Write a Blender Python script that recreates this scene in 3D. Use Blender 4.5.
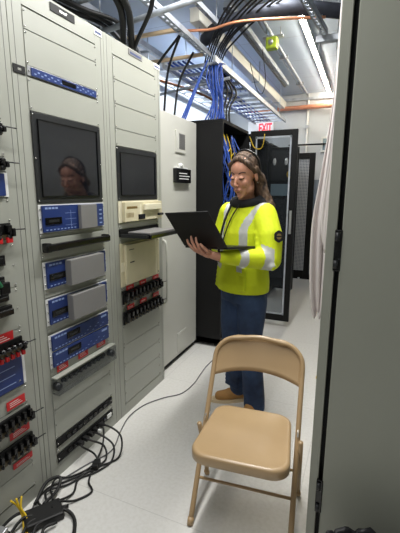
import bpy, bmesh, math, random
from mathutils import Vector, Matrix, Euler
random.seed(7)
S = bpy.context.scene
C = S.collection
for o in list(bpy.data.objects):
    bpy.data.objects.remove(o)

# ------------------------------------------------------------------ camera
YAW, PIT, ROL, FPX = math.radians(-23.42), math.radians(-11.29), math.radians(0.23), 376.3
fw = Vector((math.sin(YAW)*math.cos(PIT), math.cos(YAW)*math.cos(PIT), math.sin(PIT)))
rt = Vector((math.cos(YAW), -math.sin(YAW), 0))
up = rt.cross(fw)
r2 = rt*math.cos(ROL) + up*math.sin(ROL)
u2 = -rt*math.sin(ROL) + up*math.cos(ROL)
cd = bpy.data.cameras.new('camera')
cam = bpy.data.objects.new('camera', cd); C.objects.link(cam)
mw = Matrix((r2, u2, -fw)).transposed().to_4x4()
mw.translation = Vector((1.408, -1.33, 1.521))
cam.matrix_world = mw
cd.sensor_fit = 'HORIZONTAL'; cd.sensor_width = 36.0; cd.lens = FPX/400*36.0
cd.clip_start = 0.02; cd.clip_end = 60
S.camera = cam

# ------------------------------------------------------------------ world, light, exposure
wd = bpy.data.worlds.new('world'); S.world = wd; wd.use_nodes = True
wd.node_tree.nodes['Background'].inputs[0].default_value = (0.75, 0.82, 1.0, 1)
wd.node_tree.nodes['Background'].inputs[1].default_value = 0.25
S.view_settings.view_transform = 'Standard'; S.view_settings.look = 'None'
S.view_settings.gamma = 1; S.view_settings.use_curve_mapping = False
S.view_settings.exposure = 0.0
TUBE_STRENGTH = 80.0
CEIL = 3.1

def area_light(name, loc, sx, sy, power, col=(1, 0.985, 0.955)):
    l = bpy.data.lights.new(name, 'AREA'); l.shape = 'RECTANGLE'; l.size = sx; l.size_y = sy
    l.energy = power; l.color = col
    o = bpy.data.objects.new(name, l); C.objects.link(o); o.location = loc
    return o
# first two: ceiling lamps behind and above the photographer, in line with the visible strip light
area_light('ceiling_and_fill_light', (0.70, -0.9, 3.0), 0.12, 2.4, 38)
area_light('ceiling_and_fill_light', (0.70, 1.1, 3.03), 0.12, 1.4, 58)
area_light('ceiling_and_fill_light', (-0.6, 3.6, 2.98), 0.12, 2.4, 42, (0.85, 0.92, 1))  # added bluish fill over the left side to brighten the ceiling; no lamp there

# ------------------------------------------------------------------ materials
def nodemat(name):
    m = bpy.data.materials.new(name); m.use_nodes = True
    return m, m.node_tree, m.node_tree.nodes['Principled BSDF']
def srgb(r, g, b):
    f = lambda c: (c/255/12.92) if c/255 <= 0.04045 else ((c/255+0.055)/1.055)**2.4
    return (f(r), f(g), f(b), 1)
def mat(name, col, rough=0.5, metal=0.0, var=0.06, scale=6.0, bump=0.0, bscale=60, spec=None, ior=None, sub=0, alpha=1, trans=0):
    m, nt, b = nodemat(name)
    N, L = nt.nodes, nt.links
    tc = N.new('ShaderNodeTexCoord')
    nz = N.new('ShaderNodeTexNoise'); nz.inputs['Scale'].default_value = scale; nz.inputs['Detail'].default_value = 5
    L.new(tc.outputs['Object'], nz.inputs['Vector'])
    cr = N.new('ShaderNodeValToRGB')
    c = srgb(*col)
    lo = [max(0, x*(1-var)) for x in c[:3]]+[1]; hi = [min(1, x*(1+var)) for x in c[:3]]+[1]
    cr.color_ramp.elements[0].position = 0.35; cr.color_ramp.elements[1].position = 0.65
    cr.color_ramp.elements[0].color = lo; cr.color_ramp.elements[1].color = hi
    L.new(nz.outputs['Fac'], cr.inputs['Fac']); L.new(cr.outputs['Color'], b.inputs['Base Color'])
    b.inputs['Roughness'].default_value = rough; b.inputs['Metallic'].default_value = metal
    if spec is not None: b.inputs['Specular IOR Level'].default_value = spec
    if ior: b.inputs['IOR'].default_value = ior
    if alpha < 1: b.inputs['Alpha'].default_value = alpha
    if trans: b.inputs['Transmission Weight'].default_value = trans
    if sub: b.inputs['Subsurface Weight'].default_value = sub; b.inputs['Subsurface Radius'].default_value = (0.01, 0.004, 0.002)
    if bump:
        n2 = N.new('ShaderNodeTexNoise'); n2.inputs['Scale'].default_value = bscale; n2.inputs['Detail'].default_value = 3
        L.new(tc.outputs['Object'], n2.inputs['Vector'])
        bp = N.new('ShaderNodeBump'); bp.inputs['Strength'].default_value = bump; bp.inputs['Distance'].default_value = 0.01
        L.new(n2.outputs['Fac'], bp.inputs['Height']); L.new(bp.outputs['Normal'], b.inputs['Normal'])
    return m
def emis(name, col, strength):
    m, nt, b = nodemat(name)
    b.inputs['Base Color'].default_value = srgb(*col)
    b.inputs['Emission Color'].default_value = srgb(*col); b.inputs['Emission Strength'].default_value = strength
    return m

M = {}
M['rack'] = mat('rack_paint', (160, 162, 153), 0.42, var=0.03, scale=2)
M['rackdark'] = mat('rack_interior', (40, 40, 38), 0.8)
M['cab'] = mat('cabinet_paint', (196, 196, 188), 0.45, var=0.02, scale=2)
M['right'] = mat('door_paint', (154, 156, 144), 0.38, var=0.03, scale=1.5)
M['black'] = mat('black_paint', (12, 12, 13), 0.55, spec=0.3, var=0.1)
M['blackgloss'] = mat('black_plastic', (12, 12, 13), 0.22, var=0.1)
M['rubber'] = mat('black_rubber', (16, 16, 17), 0.55, var=0.15)
M['screen'] = mat('screen_glass', (14, 17, 24), 0.06, var=0.05, ior=2.3)
M['gear'] = mat('gear_dark', (26, 27, 30), 0.6)
M['bezel'] = mat('screen_bezel', (34, 36, 38), 0.4)
M['blue'] = mat('relay_blue', (32, 52, 108), 0.35, var=0.08)
M['bluelt'] = mat('relay_print', (140, 160, 205), 0.4)
M['cover'] = mat('cover_grey', (122, 121, 120), 0.45, var=0.03)
M['alu'] = mat('aluminium', (190, 192, 195), 0.35, metal=0.7, var=0.05)
M['galv'] = mat('galvanised_steel', (186, 192, 200), 0.42, metal=0.35, var=0.15, scale=14)
M['cream'] = mat('instrument_cream', (206, 198, 168), 0.45, var=0.05)
M['creamlt'] = mat('instrument_cream_light', (222, 216, 192), 0.45)
M['red'] = mat('red_label', (200, 30, 36), 0.45)
M['white'] = mat('white_print', (235, 235, 232), 0.5)
M['whiteplastic'] = mat('white_plastic', (225, 226, 224), 0.4)
M['tan'] = mat('tan_enamel', (178, 150, 112), 0.3, var=0.03, spec=0.6)
M['silver'] = mat('screw_steel', (205, 205, 200), 0.25, metal=0.8)
M['dimbrass'] = mat('aged_brass', (92, 82, 62), 0.5, metal=0.3)
M['brass'] = mat('brass', (150, 125, 80), 0.4, metal=0.6)
M['copper'] = mat('copper_pipe', (205, 140, 105), 0.32, metal=0.7, var=0.12)
M['timber'] = mat('pale_timber', (222, 196, 160), 0.6, var=0.1)
M['wall'] = mat('wall_paint', (205, 208, 210), 0.6, var=0.02, scale=1)
M['walldull'] = mat('wall_paint_grey', (140, 142, 142), 0.6, var=0.02, scale=1)
M['dado'] = mat('dado_paint', (120, 128, 140), 0.6, var=0.03)
M['bluecable'] = mat('blue_cable', (45, 80, 165), 0.5)
M['yellowcable'] = mat('yellow_cable', (225, 190, 40), 0.5)
M['greycable'] = mat('grey_cable', (92, 92, 94), 0.45)
M['duct'] = mat('duct_wrap', (50, 54, 64), 0.8, metal=0.0, var=0.25, scale=9, bump=0.5, bscale=12)
M['beam'] = mat('wireway_paint', (226, 224, 214), 0.45, var=0.03)
M['skin'] = mat('skin', (196, 142, 118), 0.5, var=0.07, scale=20, sub=0.1)
M['lip'] = mat('lips', (158, 76, 76), 0.45)
M['brow'] = mat('brow', (70, 46, 36), 0.7)
M['hivis'] = mat('hi_vis_fabric', (216, 232, 28), 0.75, var=0.06, scale=9, bump=0.5, bscale=14)
M['reflect'] = mat('reflective_tape', (190, 192, 190), 0.5, var=0.06, scale=30)
M['blackcloth'] = mat('black_fabric', (22, 23, 27), 0.85, bump=0.4)
M['hairclip'] = mat('headband_black', (18, 16, 16), 0.35)
M['boot'] = mat('tan_leather', (176, 130, 72), 0.6, var=0.12, scale=20, bump=0.2)
M['sole'] = mat('boot_sole', (215, 195, 160), 0.7)
M['laptop'] = mat('laptop_shell', (14, 14, 16), 0.5, var=0.05)
M['green'] = mat('green_insulation', (30, 110, 70), 0.5)
M['bag'] = mat('bin_bag', (30, 30, 33), 0.5, var=0.2, bump=0.5, bscale=20)
M['ygreen'] = mat('safety_yellow', (190, 215, 60), 0.5)
M['orange'] = mat('orange_pipe', (222, 150, 118), 0.4, var=0.1)
M['dullcyan'] = mat('blind', (130, 150, 160), 0.5)

def hair_mat():
    m, nt, b = nodemat('hair'); N, L = nt.nodes, nt.links
    tc = N.new('ShaderNodeTexCoord'); mp = N.new('ShaderNodeMapping'); mp.inputs['Scale'].default_value = (90, 14, 14)
    nz = N.new('ShaderNodeTexNoise'); nz.inputs['Scale'].default_value = 1.2; nz.inputs['Detail'].default_value = 6
    cr = N.new('ShaderNodeValToRGB')
    cr.color_ramp.elements[0].position = 0.3; cr.color_ramp.elements[1].position = 0.72
    cr.color_ramp.elements[0].color = srgb(38, 27, 22); cr.color_ramp.elements[1].color = srgb(112, 88, 68)
    L.new(tc.outputs['Object'], mp.inputs['Vector']); L.new(mp.outputs[0], nz.inputs['Vector'])
    L.new(nz.outputs['Fac'], cr.inputs['Fac']); L.new(cr.outputs['Color'], b.inputs['Base Color'])
    bp = N.new('ShaderNodeBump'); bp.inputs['Strength'].default_value = 0.8; bp.inputs['Distance'].default_value = 0.01
    L.new(nz.outputs['Fac'], bp.inputs['Height']); L.new(bp.outputs['Normal'], b.inputs['Normal'])
    b.inputs['Roughness'].default_value = 0.7
    return m
M['hair'] = hair_mat()

def denim_mat():
    m, nt, b = nodemat('denim'); N, L = nt.nodes, nt.links
    tc = N.new('ShaderNodeTexCoord'); nz = N.new('ShaderNodeTexNoise'); nz.inputs['Scale'].default_value = 7; nz.inputs['Detail'].default_value = 8
    cr = N.new('ShaderNodeValToRGB')
    cr.color_ramp.elements[0].position = 0.3; cr.color_ramp.elements[1].position = 0.75
    cr.color_ramp.elements[0].color = srgb(26, 38, 62); cr.color_ramp.elements[1].color = srgb(58, 80, 116)
    L.new(tc.outputs['Object'], nz.inputs['Vector']); L.new(nz.outputs['Fac'], cr.inputs['Fac']); L.new(cr.outputs['Color'], b.inputs['Base Color'])
    bp = N.new('ShaderNodeBump'); bp.inputs['Strength'].default_value = 0.5; bp.inputs['Distance'].default_value = 0.02
    L.new(nz.outputs['Fac'], bp.inputs['Height']); L.new(bp.outputs['Normal'], b.inputs['Normal'])
    b.inputs['Roughness'].default_value = 0.85
    return m
M['denim'] = denim_mat()

def floor_mat():
    m, nt, b = nodemat('floor_tiles'); N, L = nt.nodes, nt.links
    tc = N.new('ShaderNodeTexCoord')
    br = N.new('ShaderNodeTexBrick'); br.offset = 0; br.inputs['Scale'].default_value = 1
    br.inputs['Brick Width'].default_value = 1.22; br.inputs['Row Height'].default_value = 1.22
    br.inputs['Mortar Size'].default_value = 0.0025; br.inputs['Color1'].default_value = srgb(221, 220, 216)
    br.inputs['Color2'].default_value = srgb(219, 218, 214); br.inputs['Mortar'].default_value = srgb(204, 203, 199)
    L.new(tc.outputs['Object'], br.inputs['Vector'])
    nz = N.new('ShaderNodeTexNoise'); nz.inputs['Scale'].default_value = 55; nz.inputs['Detail'].default_value = 6
    L.new(tc.outputs['Object'], nz.inputs['Vector'])
    cr = N.new('ShaderNodeValToRGB'); cr.color_ramp.elements[0].position = 0.3; cr.color_ramp.elements[1].position = 0.6
    cr.color_ramp.elements[0].color = (0.92, 0.915, 0.90, 1); cr.color_ramp.elements[1].color = (1, 1, 1, 1)
    L.new(nz.outputs['Fac'], cr.inputs['Fac'])
    mx = N.new('ShaderNodeMix'); mx.data_type = 'RGBA'; mx.blend_type = 'MULTIPLY'; mx.inputs['Factor'].default_value = 1
    L.new(br.outputs['Color'], mx.inputs['A']); L.new(cr.outputs['Color'], mx.inputs['B'])
    L.new(mx.outputs['Result'], b.inputs['Base Color'])
    b.inputs['Roughness'].default_value = 0.32
    return m
M['floor'] = floor_mat()

def ceil_mat():
    m, nt, b = nodemat('ceiling_panels'); N, L = nt.nodes, nt.links
    tc = N.new('ShaderNodeTexCoord')
    br = N.new('ShaderNodeTexBrick'); br.offset = 0; br.inputs['Scale'].default_value = 1
    br.inputs['Brick Width'].default_value = 1.1; br.inputs['Row Height'].default_value = 0.75
    br.inputs['Mortar Size'].default_value = 0.005; br.inputs['Color1'].default_value = srgb(196, 209, 228)
    br.inputs['Color2'].default_value = srgb(192, 206, 226); br.inputs['Mortar'].default_value = srgb(164, 174, 190)
    L.new(tc.outputs['Object'], br.inputs['Vector']); L.new(br.outputs['Color'], b.inputs['Base Color'])
    b.inputs['Roughness'].default_value = 0.35
    return m
M['ceil'] = ceil_mat()

def perf_mat():
    m, nt, b = nodemat('perforated_steel'); N, L = nt.nodes, nt.links
    tc = N.new('ShaderNodeTexCoord'); v = N.new('ShaderNodeTexVoronoi'); v.inputs['Scale'].default_value = 45; v.inputs['Randomness'].default_value = 0
    cr = N.new('ShaderNodeValToRGB'); cr.color_ramp.elements[0].position = 0.38; cr.color_ramp.elements[1].position = 0.42
    cr.color_ramp.elements[0].color = srgb(90, 94, 102); cr.color_ramp.elements[1].color = srgb(188, 192, 198)
    L.new(tc.outputs['Object'], v.inputs['Vector']); L.new(v.outputs['Distance'], cr.inputs['Fac']); L.new(cr.outputs['Color'], b.inputs['Base Color'])
    b.inputs['Roughness'].default_value = 0.5
    return m
M['perf'] = perf_mat()

def clear_mat(name, tint, fac, rough=0.08, base=(0.10, 0.11, 0.12, 1)):
    m, nt, b = nodemat(name); N, L = nt.nodes, nt.links
    tr = N.new('ShaderNodeBsdfTransparent'); tr.inputs[0].default_value = tint
    b.inputs['Base Color'].default_value = base; b.inputs['Roughness'].default_value = rough
    mx = N.new('ShaderNodeMixShader'); mx.inputs[0].default_value = fac
    L.new(tr.outputs[0], mx.inputs[1]); L.new(b.outputs[0], mx.inputs[2]); L.new(mx.outputs[0], N['Material Output'].inputs[0])
    return m
M['clear'] = clear_mat('clear_polycarbonate', (0.93, 0.935, 0.94, 1), 0.10)
M['glassdoor'] = clear_mat('tinted_door_glass', (0.80, 0.83, 0.86, 1), 0.07, 0.04)
M['sheet'] = mat('plastic_sheet', (226, 219, 217), 0.55, var=0.04, sub=0)
M['tube'] = emis('strip_light_tube', (255, 244, 222), TUBE_STRENGTH)
M['exit'] = emis('exit_sign_red', (235, 40, 60), 1.2)
M['exitbody'] = emis('exit_sign_body', (225, 228, 232), 0.25)

# ------------------------------------------------------------------ geometry helpers
class MB:
    """Collects shapes; build() links them as one mesh object."""
    def __init__(self): self.bm = bmesh.new(); self.mats = []
    def _mi(self, m):
        if m is None: return 0
        if m not in self.mats: self.mats.append(m)
        return self.mats.index(m)
    def _add(self, verts, m, smooth=False):
        i = self._mi(m); fs = {f for v in verts for f in v.link_faces}
        for f in fs: f.material_index = i; f.smooth = smooth
    def box(self, a, b, m=None, rot=None, bev=0):
        a, b = Vector(a), Vector(b); c = (a+b)/2; d = b-a
        g = bmesh.ops.create_cube(self.bm, size=1)
        mt = Matrix.Translation(c) @ (rot.to_matrix().to_4x4() if rot else Matrix.Identity(4)) @ Matrix.Diagonal((abs(d.x), abs(d.y), abs(d.z), 1))
        bmesh.ops.transform(self.bm, matrix=mt, verts=g['verts'])
        vs = g['verts']
        if bev:
            es = list({e for v in vs for e in v.link_edges})
            r = bmesh.ops.bevel(self.bm, geom=es, offset=bev, segments=2, affect='EDGES', profile=0.5)
            vs = list({v for f in r['faces'] for v in f.verts})
            seen = set(vs); st = list(vs)
            while st:
                v = st.pop()
                for e in v.link_edges:
                    w = e.other_vert(v)
                    if w not in seen: seen.add(w); st.append(w)
            vs = list(seen)
        self._add(vs, m); return self
    def cyl(self, p0, p1, r, m=None, r1=None, seg=12):
        p0, p1 = Vector(p0), Vector(p1); d = p1-p0
        g = bmesh.ops.create_cone(self.bm, cap_ends=True, segments=seg, radius1=r, radius2=r if r1 is None else r1, depth=d.length)
        q = d.to_track_quat('Z', 'Y')
        bmesh.ops.transform(self.bm, matrix=Matrix.Translation((p0+p1)/2) @ q.to_matrix().to_4x4(), verts=g['verts'])
        self._add(g['verts'], m, True); return self
    def ell(self, c, r, m=None, rot=None, seg=16):
        if not hasattr(r, '__len__'): r = (r, r, r)
        g = bmesh.ops.create_uvsphere(self.bm, u_segments=seg, v_segments=max(6, seg*2//3), radius=1)
        mt = Matrix.Translation(c) @ (rot.to_matrix().to_4x4() if rot else Matrix.Identity(4)) @ Matrix.Diagonal((*r, 1))
        bmesh.ops.transform(self.bm, matrix=mt, verts=g['verts']); self._add(g['verts'], m, True); return self
    def cap(self, p0, p1, r0, r1=None, seg=14):
        r1 = r0 if r1 is None else r1
        self.cyl(p0, p1, r0, None, r1, seg); self.ell(p0, r0, None, None, seg); self.ell(p1, r1, None, None, seg); return self
    def chain(self, pts, rs, seg=14):
        for i in range(len(pts)-1): self.cap(pts[i], pts[i+1], rs[i], rs[i+1], seg)
        return self
    def rings(self, rings, m=None, seg=24, cap=True):
        """rings: (cx,cy,cz,rx,ry) horizontal ellipses."""
        L = []
        for (cx, cy, cz, rx, ry) in rings:
            L.append([self.bm.verts.new((cx+rx*math.cos(2*math.pi*k/seg), cy+ry*math.sin(2*math.pi*k/seg), cz)) for k in range(seg)])
        vs = [v for l in L for v in l]
        for a, b in zip(L, L[1:]):
            for k in range(seg):
                self.bm.faces.new((a[k], a[(k+1) % seg], b[(k+1) % seg], b[k]))
        if cap: self.bm.faces.new(L[0][::-1]); self.bm.faces.new(L[-1])
        self._add(vs, m, True); return self
    def tube(self, pts, r, m=None, seg=8, smooth=True, sub=5):
        pts = [Vector(p) for p in pts]
        if smooth and len(pts) > 2:
            q = []
            P = [pts[0]*2-pts[1]]+pts+[pts[-1]*2-pts[-2]]
            for i in range(1, len(P)-2):
                for k in range(sub):
                    t = k/sub; a, b, c, d = P[i-1], P[i], P[i+1], P[i+2]
                    q.append(0.5*((2*b)+(c-a)*t+(2*a-5*b+4*c-d)*t*t+(-a+3*b-3*c+d)*t**3))
            q.append(pts[-1]); pts = q
        n = None; L = []
        for i, p in enumerate(pts):
            t = (pts[min(i+1, len(pts)-1)]-pts[max(i-1, 0)])
            if t.length < 1e-7: t = Vector((0, 0, 1))
            t.normalize()
            if n is None: n = t.orthogonal().normalized()
            else:
                n = n-t*n.dot(t)
                n = n.normalized() if n.length > 1e-5 else t.orthogonal().normalized()
            b = t.cross(n)
            L.append([self.bm.verts.new(p+(n*math.cos(2*math.pi*k/seg)+b*math.sin(2*math.pi*k/seg))*r) for k in range(seg)])
        for a, b in zip(L, L[1:]):
            for k in range(seg): self.bm.faces.new((a[k], a[(k+1) % seg], b[(k+1) % seg], b[k]))
        self.bm.faces.new(L[0][::-1]); self.bm.faces.new(L[-1])
        self._add([v for l in L for v in l], m, True); return self
    def prism(self, poly, thick, m=None, axis='z', at=0.0):
        """poly 2-D outline, extruded along axis from at to at+thick."""
        def P(a, b, c): return {'x': (c, a, b), 'y': (a, c, b), 'z': (a, b, c)}[axis]
        A = [self.bm.verts.new(P(a, b, at)) for a, b in poly]; B = [self.bm.verts.new(P(a, b, at+thick)) for a, b in poly]
        n = len(poly)
        self.bm.faces.new(A[::-1]); self.bm.faces.new(B)
        for k in range(n): self.bm.faces.new((A[k], A[(k+1) % n], B[(k+1) % n], B[k]))
        self._add(A+B, m); return self
    def build(self, name, m=None, parent=None, loc=(0, 0, 0), **props):
        bmesh.ops.recalc_face_normals(self.bm, faces=self.bm.faces)
        me = bpy.data.meshes.new(name); self.bm.to_mesh(me); self.bm.free()
        for x in (self.mats or [m]): me.materials.append(M[x] if isinstance(x, str) else x)
        o = bpy.data.objects.new(name, me); C.objects.link(o); o.location = loc
        if parent: o.parent = parent
        for k, v in props.items(): o[k] = v
        return o

def tag(o, label, cat, group=None, kind=None):
    o['label'] = label; o['category'] = cat
    if group: o['group'] = group
    if kind: o['kind'] = kind
    return o
def struct(o): o['kind'] = 'structure'; return o
def thing(name, label, cat, loc=(0, 0, 0), rz=0, group=None):
    o = bpy.data.objects.new(name, None); C.objects.link(o); o.location = loc; o.rotation_euler = (0, 0, rz)
    o.empty_display_size = 0.05
    return tag(o, label, cat, group)
def bake(o, voxel, smooth=4, fac=0.5, mats=None, assign=None, decimate=None):
    """Fuse the overlapping shapes of a mesh into one continuous surface."""
    md = o.modifiers.new('fuse', 'REMESH'); md.mode = 'VOXEL'; md.voxel_size = voxel; md.use_smooth_shade = True
    if smooth:
        sm = o.modifiers.new('soft', 'SMOOTH'); sm.iterations = smooth; sm.factor = fac
    bpy.context.view_layer.update()
    dg = bpy.context.evaluated_depsgraph_get()
    me = bpy.data.meshes.new_from_object(o.evaluated_get(dg))
    o.modifiers.clear(); old = o.data; o.data = me
    me.materials.clear()
    for x in mats: me.materials.append(M[x])
    for p in me.polygons:
        p.use_smooth = True
        p.material_index = assign(p.center, p.normal) if assign else 0
    return o

# ------------------------------------------------------------------ room
X0, X1, Y0, Y1 = -1.05, 2.35, -3.0, 5.4
def wallbox(name, a, b, m): return struct(MB().box(a, b).build(name, m))
wallbox('floor', (X0-.1, Y0-.1, -0.1), (X1+.1, Y1+.1, 0), 'floor')
wallbox('ceiling', (X0-.1, Y0-.1, CEIL), (X1+.1, Y1+.1, CEIL+.1), 'ceil')
wallbox('wall_far', (X0-.1, Y1, 0), (X1+.1, Y1+.1, CEIL), 'wall')
wallbox('wall_left', (X0-.1, Y0, 0), (X0, Y1, CEIL), 'wall')
wallbox('wall_right', (X1, Y0, 0), (X1+.1, Y1, CEIL), 'walldull')
wallbox('wall_near', (X0-.1, Y0-.1, 0), (X1+.1, Y0, CEIL), 'walldull')
wallbox('trim_1', (0.30, Y1-.012, 0.0), (1.6, Y1, 1.72), 'dado')
wallbox('baseboard_far', (0.30, Y1-.02, 0.0), (1.6, Y1-.012, 0.10), 'black')
wallbox('trim_2', (X0, Y1-.04, 2.99), (X1, Y1, 3.03), 'galv')

# ------------------------------------------------------------------ equipment racks on the left
U = 0.0445
RTOP = 2.385
def panel_mesh(z0, z1, m='rack', x=0.003, screws=True, w=0.482):
    b = MB().box((0.0, 0.001, z0+.001), (x, w-.001, z1-.001), m, bev=0.0008)
    if screws:
        h = z1-z0
        zs = [z0+.012, z1-.012] if h > .05 else [(z0+z1)/2]
        if h > .15: zs.append((z0+z1)/2)
        for z in zs:
            for y in (.008, w-.008): b.cyl((x, y, z), (x+.003, y, z), .0038, 'silver', seg=8)
    return b
def rack(y0, label, blanks, plates):
    t = thing('equipment_rack', label, 'rack', (0, y0, 0), 0, None)
    a, b = -.0755, .5555
    f = MB()
    f.box((-.60, a, 0), (0, -.0005, RTOP), 'rack')            # left stile and side
    f.box((-.60, .4825, 0), (0, b, RTOP), 'rack')
    f.build('side_upright', 'rack', t)
    f = MB(); f.box((-.60, .0, 2.298), (0.0, .482, RTOP), 'rack'); f.build('header', 'rack', t)
    f = MB(); f.box((-.60, .0, 0.0), (0.0, .482, .075), 'rack'); f.build('base_panel', 'rack', t)
    f = MB(); f.box((-.60, .0, .075), (-.007, .482, 2.298), 'rack'); f.build('back_panel', 'rack', t)
    # narrow seams between upright flange and face
    for y in (a+.026, b-.026):
        MB().box((0, y, 0.0), (.0012, y+.0016, RTOP), 'cover').build('seam', 'cover', t)
    for z0, z1 in blanks:
        panel_mesh(z0, z1).build('blank_panel', 'rack', t)
    for (y, z, h, m, w) in plates:
        p = MB().box((0, y, z), (.004, y+w, z+h), m, bev=.001)
        if m == 'black':
            p.box((.004, y+.35*w, z+h*.35), (.0045, y+.65*w, z+h*.65), 'silver')
        else:
            p.box((.004, y+.1*w, z+h*.25), (.0045, y+.9*w, z+h*.6), 'blue')
        p.build('nameplate', m, t)
    return t
rack(-.635, 'grey equipment rack cut off by the left edge, full of black test switches',
     [(2.20, 2.29), (1.80, 2.198), (1.66, 1.798), (1.60, 1.658), (1.30, 1.49), (1.10, 1.298), (.905, 1.098), (.79, .903), (.53, .63), (.21, .528), (.08, .208)], [])
rack(0, 'tall grey rack in the middle, left of the rack with the pull-out shelf',
     [(2.205, 2.29), (2.06, 2.203), (1.872, 2.012), (1.30, 1.318), (1.19, 1.225), (1.0, 1.045), (.82, .858), (.585, .628), (.39, .50), (.225, .388), (.138, .173)],
     [(.166, 2.338, .036, 'black', .162), (.475, 2.345, .034, 'white', .066), (-.071, 2.014, .034, 'black', .063)])
rack(.633, 'grey rack holding the pull-out laptop shelf, beside the tall pale cabinet',
     [(2.165, 2.29), (2.03, 2.163), (1.89, 2.028), (1.79, 1.888), (1.285, 1.32), (1.195, 1.23), (.883, .905), (.78, .785), (.505, .645), (.367, .503), (.24, .365), (.08, .238)],
     [(.167, 2.344, .034, 'cover', .155), (.47, 2.35, .034, 'white', .08)])

# -------- rack mounted units
def strip_unit(y0, z0, label):
    t = thing('display_strip_unit', label, 'rack unit', (.003, y0, z0))
    panel_mesh(0, .042, 'alu').build('face', 'alu', t)
    b = MB().box((.003, .02, .004), (.007, .462, .038), 'blue')
    for k in range(16):
        y = .035+k*.02 if k < 9 else .31+(k-9)*.02
        b.box((.007, y, .012+.01*(k % 2)), (.0075, y+.012, .017+.01*(k % 2)), 'bluelt')
    b.build('front_panel', 'blue', t)
    MB().box((.007, .205, .013), (.009, .30, .031), 'blackgloss').build('display', 'blackgloss', t)
strip_unit(0, 2.016, 'slim blue-fronted unit high in the middle rack')

def monitor(y0, z0, h, label):
    t = thing('rack_monitor', label, 'monitor', (.003, y0, z0))
    panel_mesh(0, h, 'bezel', .004).build('bezel', 'bezel', t)
    MB().box((.004, .035, .035), (.0055, .445, h-.033), 'screen').build('screen', 'screen', t)
    b = MB()
    for a, c in (((.004, .031, .031), (.010, .035, h-.029)), ((.004, .445, .031), (.010, .449, h-.029)), ((.004, .035, h-.033), (.010, .445, h-.029)), ((.004, .035, .031), (.010, .445, .035))):
        b.box(a, c, 'blackgloss')
    b.build('screen_frame', 'blackgloss', t)
monitor(0, 1.462, .408, 'large black monitor in the middle rack, with a face mirrored in it')
monitor(.633, 1.463, .322, 'black monitor in the rack with the pull-out shelf, above the cream instrument')

def relay(y0, z0, h, label, cover, covd, lcd=(.026, .107), cmat='cover', small=False):
    t = thing('protective_relay', label, 'relay', (.003, y0, z0), 0, None)
    b = MB().box((0, .0, 0), (.004, .482, h), 'whiteplastic')
    n = 3 if h > .1 else 2
    for k in range(n):
        for y in (.006, .476): b.cyl((.004, y, h*(k+.5)/n), (.007, y, h*(k+.5)/n), .0038, 'silver', seg=8)
    b.build('mounting_plate', 'whiteplastic', t)
    b = MB().box((.004, .014, .004), (.014, .468, h-.005), 'blue', bev=.001)
    # printed logo, rule lines and rows of push buttons
    for k in range(4): b.box((.014, .03+k*.022, h-.022), (.0145, .047+k*.022, h-.013), 'bluelt')
    for k in range(9): b.box((.014, .03+k*.024, .012), (.0145, .042+k*.024, .017), 'bluelt')
    if not small:
        for k in range(3): b.box((.014, .16, .03+k*.03), (.0145, .24, .0315+k*.03), 'bluelt')
        b.box((.014, .20, .02), (.0145, .2015, h-.03), 'bluelt')
        for k in range(4): b.box((.014, .43, .02+k*.024), (.0145, .452, .027+k*.024), 'bluelt')
    else:
        for k in range(8): b.box((.014, .25+k*.023, .016+(k % 3)*.012), (.0145, .262+k*.023, .019+(k % 3)*.012), 'bluelt')
        b.box((.014, .40, h-.026), (.0145, .45, h-.014), 'bluelt')
    b.build('front_panel', 'blue', t)
    if cover:
        y1, y2 = cover
        MB().box((.014, y1, -.004 if covd > .03 else .002), (.014+covd, y2, h-.006), cmat, bev=.003).build('cover_plate', cmat, t)
    ly, lw = lcd
    dz = h*.42 if not small else h*.60
    d = MB().box((.014, ly, dz-.017), (.018, ly+lw, dz+.017), 'blackgloss', bev=.001).build('display', 'blackgloss', t)
    MB().box((.018, ly+.02, dz-.006), (.0184, ly+lw-.02, dz+.006), 'bezel').build('readout', 'bezel', d)
    return t
relay(0, 1.320, .136, 'blue relay with narrow grey cover plate, directly under the large monitor', (.255, .385), .022)
relay(0, 1.045, .136, 'blue relay with wide grey cover, just below the black pull-out drawer', (.135, .405), .04)
relay(0, .858, .136, 'blue relay with wide grey cover, the lower of the two with wide covers', (.135, .405), .04)
relay(0, .7165, .088, 'slim all-blue relay without cover, the upper of the slim pair', None, 0, (.115, .10), small=True)
relay(0, .628, .088, 'slim all-blue relay without cover, right above the three red labels', None, 0, (.115, .10), small=True)

# black keyboard drawer
t = thing('keyboard_drawer', 'closed black keyboard drawer front between the first two blue relays', 'drawer', (.003, 0, 1.228))
MB().box((0, 0, 0), (.004, .482, .065), 'rack', bev=.001).build('front', 'rack', t)
MB().box((.014, -.002, .004), (.046, .486, .040), 'blackgloss', bev=.007).build('pull_bar', 'blackgloss', t)
for y in (.004, .45): MB().box((.004, y, .002), (.040, y+.028, .046), 'black', bev=.003).build('bracket', 'black', t)
t2 = None

def red_label(y, z, w, h, label, x=.006):
    b = MB().box((0, 0, 0), (.0015, w, h), 'red')
    for k in range(2 if h < .035 else 3):
        b.box((.0015, w*.16, h*(.25+.22*k)), (.0018, w*(.84-.1*k), h*(.31+.22*k)), 'white')
    o = b.build('red_label', 'red', None, (x, y, z)); tag(o, label, 'label')
    return o
for (y, z), s in zip(((.04, .592), (.20, .596), (.36, .600)), ('nearest', 'middle', 'farthest')):
    red_label(y, z, .08, .038, s+' of three red labels above the clear switch cover', .0065)

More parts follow.
